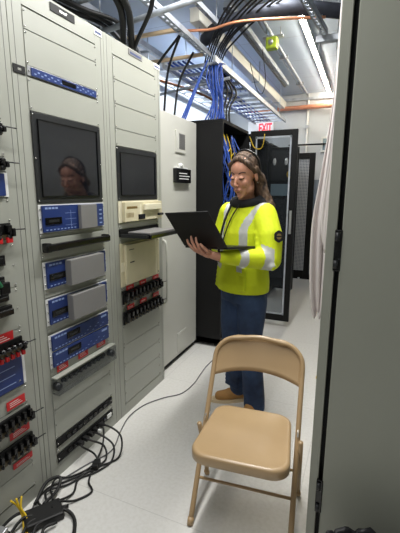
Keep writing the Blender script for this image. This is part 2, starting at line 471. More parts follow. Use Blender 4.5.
# switch row under a clear cover
t = thing('covered_switch_row', 'row of switches behind a clear plastic cover with pale ledge, middle rack', 'switch row', (.003, 0, .50))
MB().box((0, 0, 0), (.004, .482, .082), 'rack').build('mounting_plate', 'rack', t)
MB().box((.004, .0, .075), (.036, .50, .082), 'rack', bev=.001).build('ledge', 'rack', t)
MB().box((.004, .06, .028), (.016, .42, .046), 'gear').build('base_strip', 'blackgloss', t)
for k in range(9): MB().box((.016, .07+k*.039, .026), (.028, .085+k*.039, .050), 'bezel', bev=.003).build('switch_handle', 'bezel', t)
for y in (.012, .462): MB().cyl((.01, y, .032), (.043, y, .032), .020, 'bezel', seg=16).build('end_knob', 'bezel', t)
b = MB(); b.box((.046, .0, -.01), (.048, .49, .074)); b.box((.004, .0, -.012), (.048, .49, -.010)); b.box((.004, -.002, -.01), (.046, .0, .074)); b.box((.004, .49, -.01), (.046, .492, .074))
b.build('clear_cover', 'clear', t)

# black 1U patch units near the floor
def outlet_unit(z0, label, white_end):
    t = thing('power_outlet_strip', label, 'power strip', (.003, 0, z0))
    MB().box((0, 0, 0), (.005, .482, .044), 'black', bev=.001).build('face', 'black', t)
    for y in (.006, .468): MB().cyl((.005, y, .022), (.009, y, .022), .004, 'silver', seg=8).build('screw', 'silver', t)
    for k in range(8):
        MB().box((.005, .07+k*.045, .011), (.011, .10+k*.045, .033), 'blackgloss', bev=.002).build('socket', 'blackgloss', t)
    if white_end: MB().box((.005, .42, .008), (.010, .462, .036), 'whiteplastic', bev=.002).build('rating_plate', 'whiteplastic', t)
    else: MB().box((.005, .18, .016), (.0065, .36, .027), 'bezel').build('display', 'bezel', t)
outlet_unit(.176, 'black power strip without plugs, the upper of the pair near the floor', False)
outlet_unit(.086, 'black power strip with cords plugged in, lowest unit of the middle rack', True)

# cream instruments in rack 2
t = thing('cream_instrument', 'cream instrument with handle bar, directly under the smaller monitor', 'instrument', (.003, .633, 1.325))
MB().box((0, -.004, 0), (.006, .486, .134), 'creamlt').build('mounting_plate', 'creamlt', t)
b = MB().box((.006, .03, .004), (.03, .50, .128), 'cream', bev=.002)
for k in range(6): b.box((.03, .045+.014*k, .03), (.0305, .052+.014*k, .06), 'bezel' if k == 9 else 'brass')
b.box((.03, .05, .085), (.0305, .17, .10), 'brass'); b.box((.03, .20, .02), (.0305, .22, .11), 'creamlt')
b.build('front_panel', 'cream', t)
MB().box((.03, .24, .07), (.05, .46, .112), 'creamlt', bev=.004).build('handle', 'creamlt', t)
MB().box((.03, .18, .012), (.034, .26, .045), 'blackgloss', bev=.001).build('display', 'blackgloss', t)
for k in range(3): MB().cyl((.03, .44+.022*k, .035), (.048, .44+.022*k, .035), .008, 'black', seg=10).build('knob', 'black', t)

t = thing('cream_access_panel', 'plain cream panel below the pull-out laptop shelf', 'panel', (.003, .633, .91))
b = MB().box((0, -.006, 0), (.008, .488, .284), 'cream', bev=.001)
b.box((.008, -.002, .10), (.012, .03, .16), 'creamlt'); b.box((.008, .40, .01), (.013, .44, .275), 'creamlt')
b.build('face', 'cream', t)
b = MB().box((.008, .03, .012), (.028, .40, .272), 'cream', bev=.003)
b.box((.028, .07, .15), (.0285, .12, .158), 'bezel'); b.box((.028, .06, .235), (.0285, .12, .24), 'bezel')
b.build('raised_cover', 'cream', t)
for z in (.02, .26): MB().cyl((.008, .465, z), (.013, .465, z), .005, 'silver', seg=8).build('screw', 'silver', t)

# pull out shelf with a closed laptop
t = thing('pull_out_shelf', 'black pull-out rack shelf extended into the aisle, beside the pale cabinet', 'shelf', (.0, .633, 1.235))
MB().box((0, .0, .0), (.012, .482, .045), 'black', bev=.001).build('face', 'black', t)
MB().box((.012, .02, -.003), (.215, .462, .009), 'black', bev=.002).build('tray', 'black', t)
for y in (.004, .464): MB().box((.012, y, -.002), (.20, y+.014, .020), 'bezel').build('slide_rail', 'bezel', t)
MB().box((.205, .02, -.004), (.225, .462, .022), 'blackgloss', bev=.004).build('front_lip', 'blackgloss', t)
t = thing('closed_laptop', 'closed dark laptop lying on the pull-out shelf', 'laptop', (.03, .69, 1.245))
MB().box((0, 0, 0), (.165, .34, .010), 'bezel', bev=.002).build('base', 'bezel', t)
MB().box((0, 0, .0105), (.165, .34, .020), 'cover', bev=.002).build('lid', 'cover', t)

# ----- test switches (rows of black knife switch handles)
def test_switch(y0, w, z0, h, n, label, group=None, red=False, coil=False, x0=.003, wire=True):
    t = thing('test_switch', label, 'switch', (x0, y0, z0), 0, group)
    MB().box((0, 0, 0), (.012, w, h), 'black', bev=.001).build('base', 'black', t)
    MB().box((.012, .004, h*.06), (.022, w-.004, h*.32), 'dimbrass').build('terminal_strip', 'dimbrass', t)
    st = w/n
    for k in range(n):
        b = MB()
        y = st*k+st*.18
        if coil:
            b.cyl((.018, y+st*.32, h*.62), (.052, y+st*.32, h*.66), st*.36, 'blackgloss', seg=12)
            b.cyl((.052, y+st*.32, h*.66), (.058, y+st*.32, h*.66), st*.18, 'bezel', seg=10)
        else:
            b.box((.012, y+st*.1, h*.45), (.036, y+st*.58, h*.92), 'blackgloss', bev=.004)
            b.box((.030, y+st*.22, h*.32), (.040, y+st*.44, h*.52), 'blackgloss', bev=.001)
        b.build('switch_handle', 'blackgloss', t)
    if red:
        for k in range(n): MB().box((.022, st*k+st*.2, -.012), (.034, st*k+st*.75, h*.16), 'red', bev=.002).build('red_handle', 'red', t)
    for k in range(n):
        MB().cyl((.022, st*(k+.5), h*.18), (.034, st*(k+.5), h*.18), st*.17, 'bezel', seg=8).build('terminal', 'bezel', t)
    for y in (.0, w-.016): MB().box((.010, y, h*.2), (.042, y+.016, h*.70), 'blackgloss', bev=.004).build('end_block', 'blackgloss', t)
    if wire: MB().cyl((.04, w-.004, h*.62), (.045, w+.045, h*.60), .0028, 'bezel', seg=8).build('pull_rod', 'bezel', t)
    return t
test_switch(.642, .48, .79, .085, 10, 'upper row of black test switches, below the cream panel')
test_switch(.642, .48, .652, .085, 10, 'lower row of black test switches, below the cream panel')
for k, (y, s) in enumerate(((.683, 'nearest'), (.842, 'middle'), (1.02, 'farthest'))):
    red_label(y, .878, .085, .030, s+' red label above the upper test switches on the shelf rack', .0085)
    red_label(y, .743, .085, .030, s+' red label between the two test switch rows on the shelf rack', .0085)

# cropped left rack: units from top to bottom
RL = -.635
test_switch(RL+.02, .45, 1.745, .05, 9, 'topmost black test switch at the left edge, above head height')
test_switch(RL+.02, .45, 1.605, .05, 9, 'second black test switch down the left edge')
def blue_panel(z0, h, label, vent=False):
    t = thing('blue_rack_unit', label, 'panel', (.003, RL, z0))
    MB().box((0, 0, 0), (.004, .482, h), 'whiteplastic').build('mounting_plate', 'whiteplastic', t)
    b = MB().box((.004, .012, .004), (.012, .462, h-.004), 'blue', bev=.001)
    if vent:
        for k in range(3): b.box((.012, .05, h*(.2+.26*k)), (.0126, .42, h*(.2+.26*k)+.003), 'bluelt')
        b.cyl((.012, .44, .03), (.014, .44, .03), .004, 'silver', seg=8)
    b.build('front_panel', 'blue', t)
blue_panel(1.495, .10, 'small blue panel at the left edge beside the large monitor')
red_label(-.26, 1.415, .05, .04, 'red label at the left edge, level with the large monitor base')
test_switch(RL+.02, .45, 1.315, .07, 9, 'black test switch with red handles at the left edge', red=True)
def plug_block(y, z, w, h, d, label, m='blackgloss', extra=None):
    t = thing('plug_connector', label, 'connector', (.003, y-.015, z))
    MB().box((0, 0, 0), (d*.4, w, h), 'black', bev=.002).build('base', 'black', t)
    MB().box((d*.5, w*.06, h*.1), (d, w*.94, h*.8), m, bev=.005).build('plug', m, t)
    if extra == 'green':
        MB().tube([(d*.6, w*.3, h*.9), (d, w*.5, h*1.1), (d*1.1, w*.75, h*.8), (d, w*.85, h*.2)], .008, 'green').build('green_wire', 'green', t)
        MB().box((d*.7, w*.82, -h*.65), (d*1.2, w*1.03, h*.55), 'blackgloss', bev=.006).build('hanging_plug', 'blackgloss', t)
plug_block(-.40, 1.205, .21, .045, .02, 'flat black connector at the left edge, above the green wires')
plug_block(-.43, 1.115, .225, .045, .03, 'black connector with green wires at the left edge', extra='green')
plug_block(-.42, 1.05, .23, .03, .025, 'low black connector at the left edge, under the hanging plug')
plug_block(-.42, .99, .235, .04, .045, 'bulky black connector at the left edge, above the first red label')
red_label(-.33, .865, .13, .045, 'red label at the left edge, above the coil switches', .0065)
test_switch(RL+.02, .455, .80, .07, 16, 'row of coil-like black switches with red handles, above the large blue panel', coil=True, red=True)
blue_panel(.635, .15, 'large dark blue panel at the left edge, under the coil-like switches', True)
red_label(-.27, .545, .10, .042, 'red label at the left edge, under the large blue panel', .0065)
test_switch(RL+.01, .475, .44, .075, 14, 'black test switch block at the left edge, upper of the lowest two')
red_label(-.27, .395, .11, .036, 'red label at the left edge, between the lowest two switch blocks', .0065)
test_switch(RL+.01, .475, .30, .075, 14, 'black test switch block at the left edge, lowest of all')
red_label(-.27, .245, .11, .030, 'red label at the left edge, under the lowest switch block', .0085)

# ------------------------------------------------------------------ tall pale cabinet
CX = -.05
t = thing('tall_cabinet', 'tall pale grey steel cabinet with a small vent, between rack and black cabinet', 'cabinet', (CX, 1.2, 0))
MB().box((-.62, .0, .05), (-.02, .745, 2.125), 'cab', bev=.003).build('body', 'cab', t)
MB().box((-.58, .01, 0), (-.03, .735, .05), 'black').build('plinth', 'black', t)
MB().box((-.02, .012, .055), (0, .738, 2.12), 'cab', bev=.002).build('door', 'cab', t)
h = MB().box((0, .065, .60), (.006, .095, 1.16), 'cab', bev=.002)
h.tube([(.006, .08, .62), (.035, .08, .66), (.04, .08, .88), (.035, .08, 1.10), (.006, .08, 1.14)], .010, 'cab')
h.build('handle', 'cab', t)
for (ya, yb, za, zb, sl, nm, d) in ((.318, .495, 1.835, 2.008, 9, 'vent', .012), (.322, .508, .085, .265, 0, 'access_plate', .006)):
    b = MB().box((0, ya, za), (d, yb, zb), 'cab', bev=.002)
    if sl:
        b.box((d, ya+.05, za+.03), (d+.001, yb-.02, zb-.02), 'cover')
        for k in range(sl): b.box((d+.001, ya+.052, za+.034+k*.0135), (d+.004, yb-.022, za+.040+k*.0135), 'cover')
    else:
        b.box((d, ya+.015, za+.015), (d+.002, yb-.015, zb-.015), 'cab')
    b.build(nm, 'cab', t)
t = thing('emergency_call_box', 'small black box with white lettering lines on the pale cabinet', 'control box', (CX, 1.475, 1.59))
MB().box((0, 0, 0), (.035, .275, .115), 'blackgloss', bev=.003).build('case', 'blackgloss', t)
b = MB()
for k, w in enumerate((.18, .20, .15)): b.box((.035, .045, .03+k*.022), (.0358, .045+w, .037+k*.022), 'whiteplastic')
b.build('printed_lines', 'whiteplastic', t)
MB().box((0, .02, .117), (.03, .22, .128), 'whiteplastic', bev=.002).build('top_bracket', 'whiteplastic', t)
MB().ell((.02, .10, .142), (.02, .03, .02), 'whiteplastic').build('lamp', 'whiteplastic', t)

# ------------------------------------------------------------------ black network cabinets
def net_cabinet(y0, w, label, front=.20, depth=.85, h=2.15):
    t = thing('network_cabinet', label, 'cabinet', (front, y0, 0))
    e = .045
    MB().box((-depth, 0, .04), (-.0, .022, h-.03), 'black', bev=.002).build('side_panel', 'black', t)
    MB().box((-depth, w-.022, .04), (-.0, w, h-.03), 'black', bev=.002).build('side_panel', 'black', t)
    MB().box((-depth, 0, h-.03), (0, w, h), 'black', bev=.002).build('top_panel', 'black', t)
    MB().box((-depth, 0, .04), (0, w, .09), 'black', bev=.002).build('base', 'black', t)
    MB().box((-depth, .022, .09), (-depth+.02, w-.022, h-.03), 'black').build('back_panel', 'black', t)
    for y in (.06, w-.08):
        b = MB().box((-.14, y, .09), (-.12, y+.02, h-.03), 'bezel')
        for k in range(44): b.box((-.12, y+.006, .12+k*U), (-.1195, y+.014, .128+k*U), 'silver')
        b.build('mounting_rail', 'bezel', t)
    for x in (-.06, -depth+.06):
        for y in (.06, w-.06): MB().cyl((x, y, 0), (x, y, .045), .022, 'rubber', seg=10).build('foot', 'rubber', t)
    return t
net_cabinet(1.955, .80, 'open black network cabinet right behind the woman')
net_cabinet(2.92, .75, 'black network cabinet seen behind the glass door')
net_cabinet(3.80, .80, 'farthest black network cabinet, near the far wall')

# network gear inside the open cabinet
def switch_unit(y0, z0, label, x=.075, w=.60):
    t = thing('network_switch', label, 'network switch', (x, y0, z0), 0, 'switches in the black cabinets')
    MB().box((-.30, 0, 0), (0, w, .043), 'bezel', bev=.002).build('case', 'bezel', t)
    b = MB()
    for k in range(12): b.box((0, .03+k*.045, .012), (.0015, .06+k*.045, .030), 'blackgloss')
    b.build('port_row', 'blackgloss', t)
for z, q_ in ((1.95, 'topmost'), (1.72, 'second from top'), (1.45, 'third from top'), (1.15, 'lowest')):
    switch_unit(2.055, z, q_+' network switch inside the open black cabinet behind the woman', .072)
def cable(name, pts, r, m, label, cat='cable', group=None, sub=6):
    return tag(MB().tube(pts, r, sub=sub).build(name, m), label, cat, group)
for k in range(14):
    y = 2.0+.03*k; x = .16+.05*random.random()
    pts = [(x-.05, y, 2.05)]
    z = 2.0
    while z > .5:
        z -= .16; pts.append((x+random.uniform(-.04, .06), y+random.uniform(-.035, .035), z))
    cable('blue_patch_cable', pts, .0055, 'bluecable', 'blue patch cable hanging inside the open black cabinet', group='blue patch cables in the open cabinet')
for k in range(3):
    a = 1.98-.02*k
    pts = [(.14, 2.10+.12*k, a+.10), (.17, 2.13+.12*k, a-.02), (.16, 2.19+.12*k, a-.10), (.18, 2.24+.12*k, a-.06), (.17, 2.27+.1*k, a-.22), (.15, 2.24+.1*k, a-.42)]
    cable('yellow_patch_cable', pts, .005, 'yellowcable', ('nearest', 'middle', 'farthest')[k]+' of three yellow patch cables at the top of the open black cabinet', group='yellow patch cables in the open cabinet')

# doors of the black cabinets
def cab_door(hx, y, w, h, z0, label, infill, ang=0, stile=.058, th=.035, inner=True):
    t = thing('cabinet_door', label, 'door', (hx, y, z0), ang)
    MB().box((0, -th/2, 0), (stile, th/2, h), 'black', bev=.003).build('stile', 'black', t)
    MB().box((w-stile, -th/2, 0), (w, th/2, h), 'black', bev=.003).build('stile', 'black', t)
    MB().box((stile, -th/2, h-stile), (w-stile, th/2, h), 'black', bev=.003).build('top_rail', 'black', t)
    MB().box((stile, -th/2, 0), (w-stile, th/2, stile*1.3), 'black', bev=.003).build('bottom_rail', 'black', t)
    if inner:
        b = MB()
        for (a, c) in (((stile, h-stile-.022), (w-stile, h-stile-.004)), ((stile, stile*1.3+.004), (w-stile, stile*1.3+.02))):
            b.box((a[0], -th/2-.006, a[1]), (c[0], -th/2, c[1]), 'galv')
        for x in (stile+.002, w-stile-.018): b.box((x, -th/2-.006, stile*1.3), (x+.016, -th/2, h-stile), 'galv')
        b.build('gasket_strip', 'galv', t)
        MB().box((w-.045, -th/2-.02, h*.48), (w-.02, -th/2, h*.60), 'alu', bev=.003).build('latch', 'alu', t)
    MB().box((stile, -.003, stile*1.3), (w-stile, .003, h-stile), infill).build('door_pane', infill, t)
    for z in (.15, h*.5, h-.15): MB().cyl((-.008, 0, z-.04), (-.008, 0, z+.04), .009, 'alu', seg=10).build('hinge', 'alu', t)
    return t
cab_door(.215, 2.80, .50, 2.08, .075, 'open black-framed glass cabinet door behind the woman', 'glassdoor')
cab_door(.215, 4.66, .46, 1.90, .19, 'farther open black-framed door with perforated panel, near the far wall', 'perf', inner=False, stile=.085)
# swung-out equipment panel seen through the glass
t = thing('swing_out_rack', 'dark swing-out rack panel with white tags seen through the glass door', 'rack', (.215, 3.70, .22))
MB().box((0, 0, 0), (.37, .05, 1.86), 'black', bev=.003).build('frame', 'black', t)
MB().box((.03, -.012, 1.45), (.35, 0, 1.82), 'gear', bev=.002).build('upper_plate', 'gear', t)
MB().box((.03, -.014, 1.25), (.30, 0, 1.40), 'dullcyan', bev=.002).build('screen', 'dullcyan', t)
MB().box((.03, -.012, .15), (.35, 0, 1.2), 'gear', bev=.002).build('lower_plate', 'gear', t)
for x in (.30, .36): MB().box((x-.01, -.05, .0), (x+.004, -.012, 1.86), 'bezel').build('mounting_rail', 'bezel', t)
for x in (.07, .22): MB().ell((x, -.02, 1.68), (.022, .008, .045), 'whiteplastic').build('white_tag', 'whiteplastic', t)
for k in range(5): MB().box((.31+.0*k, -.03, .25+k*.18), (.34, -.012, .36+k*.18), 'alu', bev=.003).build('clip', 'alu', t)
b = MB()
for k in range(3):
    r = .045-.006*k; b.tube([(.28+r*math.cos(a*math.pi/6), -.03-.006*k, 1.52+r*math.sin(a*math.pi/6)) for a in range(13)], .004, sub=2)
tag(b.build('cable_coil', 'yellowcable', None, (.215, 3.70, .22)), 'small yellow cable coil hanging on the panel behind the glass door', 'cable')
cable('yellow_fiber', [(.21, 2.76, 2.10), (.26, 2.77, 1.99), (.33, 2.765, 1.97), (.36, 2.77, 2.02), (.37, 2.775, 2.12)], .005, 'yellowcable', 'yellow cable drooping in a U across the top of the glass door')

# ------------------------------------------------------------------ far wall fittings
t = thing('exit_sign', 'white exit sign with red letters on the far wall', 'sign', (-.58, Y1-.005, 2.47))
MB().box((0, -.05, 0), (.44, 0, .24), 'exitbody', bev=.006).build('housing', 'exitbody', t)
fc = bpy.data.curves.new('t', 'FONT'); fc.body = 'EXIT'; fc.size = .20; fc.extrude = .003; fc.align_x = 'CENTER'; fc.offset = .006
fo = bpy.data.objects.new('t', fc); C.objects.link(fo); bpy.context.view_layer.update()
me = bpy.data.meshes.new_from_object(fo.evaluated_get(bpy.context.evaluated_depsgraph_get()))
bpy.data.objects.remove(fo)
me.materials.clear(); me.materials.append(M['exit'])
eo = bpy.data.objects.new('exit_lettering', me); C.objects.link(eo); eo.parent = t; eo.location = (.305, -.053, .055); eo.scale = (.55, 1, 1); eo.rotation_euler = (math.pi/2, 0, 0)
MB().box((.05, -.045, .24), (.35, -.005, .30), 'bezel', bev=.01).build('top_cap', 'bezel', t)
t = thing('wall_control_panel', 'small grey framed control panel on the far wall beside the hanging sheets', 'control panel', (.66, Y1-.002, 2.16))
MB().box((0, -.05, 0), (.17, 0, .24), 'whiteplastic', bev=.006).build('case', 'whiteplastic', t)
MB().box((.03, -.054, .03), (.14, -.05, .21), 'dullcyan').build('window_pane', 'dullcyan', t)
t = thing('wall_rail', 'black horizontal rail on the far wall, level with the glass door top', 'rail', (.15, Y1-.01, 2.28))
MB().cyl((0, -.10, 0), (1.1, -.10, 0), .014, 'black').build('bar', 'black', t)
for x in (.05, .55, 1.05): MB().cyl((x, -.10, 0), (x, .01, 0), .012, 'black').build('bracket', 'black', t)
t = thing('copper_bus_pipe', 'copper coloured pipe running across the far wall under the ceiling', 'pipe', (-.6, Y1-.08, 2.87))
MB().cyl((0, 0, 0), (2.4, 0, 0), .035, 'orange').build('pipe', 'orange', t)
for x in (.5, 1.5): MB().box((x, -.04, -.045), (x+.03, .078, .045), 'galv').build('clamp', 'galv', t)
t = thing('wall_conduit', 'thin white vertical conduit on the far wall between the doors and sheets', 'conduit', (.42, Y1-.02, 0))
MB().cyl((0, 0, 0), (0, 0, CEIL-.01), .018, 'whiteplastic').build('pipe', 'whiteplastic', t)
MB().box((-.03, -.02, 2.55), (.03, .018, 2.60), 'alu').build('clamp', 'alu', t)

# ------------------------------------------------------------------ ceiling fittings
t = thing('strip_light', 'lit linear strip light on the ceiling above the aisle', 'ceiling light', (.745, 2.42, CEIL))
for k in range(3):
    y = k*.985
    h = MB().box((-.032, y, -.04), (.032, y+.985, -.002), 'whiteplastic', bev=.004).build('housing', 'whiteplastic', t)
    MB().box((-.016, y+.02, -.058), (.016, y+.965, -.041), 'tube', bev=.006).build('tube', 'tube', h)
def linear_fixture(x, ya, yb, z, w, label, hang=True):
    t = thing('unlit_strip_fixture', label, 'ceiling light', (x, ya, z))
    L = yb-ya
    MB().box((-w/2, 0, 0), (w/2, L, .05), 'galv', bev=.004).build('housing', 'galv', t)
    MB().box((-w/2-.004, .0, -.016), (-w/2+.022, L, 0), 'bezel').build('edge_channel', 'bezel', t)
    for y in (.15, L-.1): MB().cyl((0, y, .05), (0, y, CEIL-z), .006, 'alu', seg=8).build('hanger_rod', 'alu', t)
linear_fixture(.24, 1.9, 4.45, 3.0, .06, 'unlit long strip fixture with dark edge, hanging left of the emergency light')
t = thing('ceiling_conduit', 'thin metal conduit running along the ceiling beside the emergency light', 'conduit', (.40, 1.7, CEIL-.02))
MB().cyl((0, 0, 0), (0, 3.6, 0), .014, 'galv').build('pipe', 'galv', t)
MB().cyl((-.05, 0, 0), (-.05, 3.6, 0), .008, 'galv').build('pipe', 'galv', t)
for y in (.6, 1.8, 3.0): MB().box((-.07, y, -.018), (.03, y+.03, .02), 'alu').build('clamp', 'alu', t)
t = thing('emergency_light', 'yellow-green emergency light box under the ceiling', 'emergency light', (.43, 2.70, 2.96))
MB().box((-.055, -.045, -.055), (.055, .045, .05), 'ygreen', bev=.01).build('case', 'ygreen', t)
MB().cyl((0, -.051, -.005), (0, -.07, -.005), .025, 'alu').build('lens', 'alu', t)
MB().box((-.09, -.02, .05), (.11, .03, .065), 'alu').build('bracket', 'alu', t)
for x in (-.06, .08): MB().cyl((x, 0, .06), (x, 0, .14), .006, 'alu', seg=8).build('hanger_rod', 'alu', t)

def hangers(t, pts, top):
    for (x, y, z) in pts: MB().cyl((x, y, z), (x, y, top), .005, 'galv', seg=6).build('hanger_rod', 'galv', t)

# pale wireway
t = thing('cable_wireway', 'long pale square wireway hanging under the ceiling above the racks', 'wireway', (-.02, .2, 2.86))
MB().box((-.005, 1.55, .01), (.08, 5.19, .11), 'beam', bev=.002).build('duct_body', 'beam', t)
MB().box((-.010, 1.55, .108), (.085, 5.19, .116), 'beam').build('cover', 'beam', t)
for y in (2.2, 3.4, 4.6): MB().box((-.012, y, .002), (.087, y+.03, .01), 'galv').build('joint_strap', 'galv', t)
hangers(t, [(-.012, 2.2, .005), (-.012, 4.6, .005), (.087, 3.4, .005)], CEIL-2.86)

# slotted channels
def slotted_channel(p0, p1, w, label, n):
    p0, p1 = Vector(p0), Vector(p1); L = (p1-p0).length
    t = thing('slotted_channel', label, 'channel', p0, math.atan2(p1.y-p0.y, p1.x-p0.x)-math.pi/2)
    b = MB(); s = w/2; b.box((-s, 0, 0), (-s+.003, L, .04)); b.box((s-.003, 0, 0), (s, L, .04))
    b.box((-s, 0, 0), (-s*.42, L, .003)); b.box((s*.42, 0, 0), (s, L, .003))
    st = L/n
    for k in range(n): b.box((-s*.42, k*st, 0), (s*.42, k*st+st*.45, .003))
    b.build('rail', 'galv', t)
    hangers(t, [(0, L*.12, .003), (0, L*.88, .003)], CEIL-p0.z)
    return t
slotted_channel((.03, .4, 2.70), (.01, 2.06, 2.70), .055, 'slotted steel channel running overhead above the rack fronts', 26)
slotted_channel((.14, .9, 2.86), (.17, 1.98, 2.86), .03, 'narrow overhead channel to the right of the slotted channel', 14)
slotted_channel((.88, 1.0, 2.75), (1.00, 2.1, 2.75), .05, 'short slotted channel near the strip light and hanging sheets', 20)
t = thing('channel_bracket', 'grey steel bracket at the end of the short channel, beside the sheets', 'bracket', (1.02, 2.12, 2.70))
MB().box((-.09, -.03, 0), (.14, .03, .05), 'galv', bev=.004).build('plate', 'galv', t)
for x in (-.06, .08): MB().cyl((x, 0, -.06), (x, 0, .40), .008, 'galv', seg=8).build('bolt', 'galv', t)

# cable ladder trays
def ladder(p, w, L, label, n, along='y', m='galv'):
    t = thing('cable_ladder', label, 'cable ladder', p)
    if along == 'y':
        for x in (0, w): MB().box((x-.012, 0, 0), (x+.012, L, .05), m).build('side_rail', m, t)
        for k in range(n): MB().box((0, L*(k+.5)/n-.015, .008), (w, L*(k+.5)/n+.015, .03), m).build('rung', m, t)
        hangers(t, [(0, L*.15, .04), (w, L*.15, .04), (0, L*.85, .04), (w, L*.85, .04)], CEIL-p[2])
    else:
        for y in (0, w): MB().box((0, y-.012, 0), (L, y+.012, .05), m).build('side_rail', m, t)
        for k in range(n): MB().box((L*(k+.5)/n-.015, 0, .008), (L*(k+.5)/n+.015, w, .03), m).build('rung', m, t)
        hangers(t, [(L*.1, 0, .04), (L*.1, w, .04), (L*.9, 0, .04), (L*.9, w, .04)], CEIL-p[2])
    return t
ladder((-.40, 1.98, 2.63), .50, 3.2, 'long steel cable ladder above the black cabinets', 14)
ladder((-.95, 1.00, 2.80), .40, 4.2, 'cable ladder close to the left wall, above the pale cabinet', 14)
ladder((-.95, .62, 2.74), .24, 1.0, 'short cable ladder crossing overhead above the middle rack', 5, 'x')
def rod(name, p0, p1, r, m, label, cat, tops=()):
    t = thing(name, label, cat, p0); d = Vector(p1)-Vector(p0)
    MB().cyl((0, 0, 0), d, r, m).build('pipe', m, t)
    for f in (.12, .88):
        q = d*f; MB().cyl(q, (q.x, q.y, CEIL-p0[2]), .005, 'galv', seg=6).build('hanger_rod', 'galv', t)
    return t
rod('steel_conduit', (-.50, 1.06, 2.60), (.50, .93, 2.64), .018, 'galv', 'galvanised conduit crossing overhead from the middle rack top', 'conduit')
rod('steel_conduit', (-.60, .80, 2.68), (.35, .70, 2.66), .014, 'galv', 'thinner conduit crossing overhead nearest the camera', 'conduit')
rod('steel_conduit', (-.9, 2.35, 2.48), (.15, 2.25, 2.56), .014, 'galv', 'conduit crossing low above the pale cabinet', 'conduit')
t = thing('timber_batten', 'pale timber batten lying across the overhead ladders', 'batten', (-.60, 1.50, 2.722))
MB().box((0, 0, 0), (.62, .03, .025), 'timber', bev=.003).build('board', 'timber', t)
t = thing('timber_batten', 'second pale timber batten, farther from the camera, on the ladders', 'batten', (-.62, 1.95, 2.68))
MB().box((0, 0, 0), (.62, .03, .025), 'timber', bev=.003).build('board', 'timber', t)
cable('copper_pipe', [(-.60, 1.66, 2.74), (-.40, 1.58, 2.765), (-.15, 1.58, 2.76), (.02, 1.60, 2.75), (.20, 1.66, 2.755), (.45, 1.70, 2.79), (1.02, 1.90, 2.80)], .011, 'copper', 'bent copper pipe crossing overhead above the racks', 'pipe')
cable('copper_pipe', [(-.62, 2.30, 2.63), (-.45, 2.60, 2.60), (-.30, 2.9, 2.55), (-.26, 3.02, 2.45), (-.25, 3.05, 2.17)], .013, 'copper', 'thin copper pipe bending down behind the pale cabinet', 'pipe')
# big wrapped duct across the aisle
cable('insulated_duct', [(1.9, 2.30, 2.90), (1.3, 2.15, 2.88), (.80, 1.90, 2.90), (.45, 1.86, 2.89), (.15, 1.92, 2.86), (-.02, 2.06, 2.84)], .055, 'duct', 'thick dark wrapped duct crossing the aisle under the ceiling', 'duct')
for k in range(9):
    a = .045*k
    cable('black_cable', [(.95+a, 1.30+.03*k, 3.0), (.62+a*.8, 1.46+.03*k, 2.96), (.34+a*.6, 1.64+.03*k, 2.88+.008*(k % 3)), (.14+a*.4, 1.86+.02*k, 2.79+.01*(k % 4)), (-.04+a*.3, 2.12+.02*k, 2.70+.006*k), (-.20+a*.2, 2.5+.03*k, 2.68), (-.25+a*.15, 3.0+.1*k, 2.672)],
          .0075, 'rubber', 'black cable in the bundle crossing overhead', group='black cables in the overhead bundle')
for k in range(5):
    cable('black_cable', [(-.75+.06*k, -.3, 2.66+.02*(k % 3)), (-.62+.05*k, .3, 2.66+.02*(k % 3)), (-.50+.045*k, .75, 2.64+.015*(k % 2)), (-.42+.04*k, 1.1, 2.64+.02*(k % 3)), (-.60+.03*k, 1.7, 2.68)],
          .014, 'rubber', 'thick black cable lying overhead above the middle rack', group='thick black cables above the middle rack')
# cables dropping behind rack 2 and the pale cabinet
for i, (xa, ya, xb, yb, zb) in enumerate(((.02, .66, -.16, 1.09, 2.385), (-.02, .66, -.22, 1.08, 2.385), (.24, .70, -.14, 1.10, 2.385))):
    cable('black_drop_cable', [(xa, ya, 2.66), (xa*.6+xb*.4+.03, ya*.55+yb*.45, 2.60), (xb, yb, 2.50), (xb-.01, yb+.01, zb)], .022 if i != 2 else .014, 'rubber', ('left cable of the thick black pair dropping into the top of the shelf rack', 'right cable of the thick black pair dropping into the top of the shelf rack', 'slanting thinner black cable meeting the thick pair on the shelf rack top')[i], group='cables dropping into the shelf rack')
for i, (a, b_) in enumerate((((.0, 1.55, 2.74), (-.28, 1.75, 2.13)), ((-.03, 1.60, 2.74), (-.42, 1.55, 2.13)), ((-.06, 1.9, 2.70), (-.25, 1.88, 2.13)))):
    m_ = [(a[0]+b_[0])/2-.04, (a[1]+b_[1])/2, (a[2]+b_[2])/2+.05]
    cable('black_drop_cable', [a, m_, b_], .010, 'rubber', ('middle of three thin black cables dropping onto the pale cabinet', 'nearest of three thin black cables dropping onto the pale cabinet', 'farthest of three thin black cables, beside the black cabinet')[i], group='cables dropping onto the pale cabinet')
for k in range(14):
    x = .02+.008*k; y = 2.02+.03*(k % 4); j = random.uniform(-.02, .02)
    cable('blue_cable', [(-.20+.02*k, 3.0+.1*(k % 3), 2.672), (-.06+.012*k, 2.35+.02*(k % 4), 2.685), (x, y+.05, 2.63), (x+.01+j, y, 2.50), (x+.03-j, y+.03, 2.33), (x+.02+.006*(k-7), y, 2.15)],
          .007, 'bluecable', 'blue cable dropping from the ladder into the open black cabinet', group='blue cables dropping into the open cabinet')
for k in range(3):
    cable('blue_cable', [(.02, 2.02, 2.66), (-.08+.01*k, 1.95, 2.40), (-.17+.02*k, 1.86, 2.13)], .007, 'bluecable', ('leftmost', 'middle', 'rightmost')[k]+' of three blue cables slanting down onto the pale cabinet', group='blue cables slanting to the pale cabinet')
for k in range(4):
    x = .03+.03*k
    cable('black_riser_cable', [(.0+.01*k, 2.42, 2.65), (x, 2.40+.05*k, 2.50), (x-.01, 2.38, 2.32), (x, 2.36, 2.15)], .010, 'rubber', 'black cable dropping into the open black cabinet', group='black cables dropping into the open cabinet')
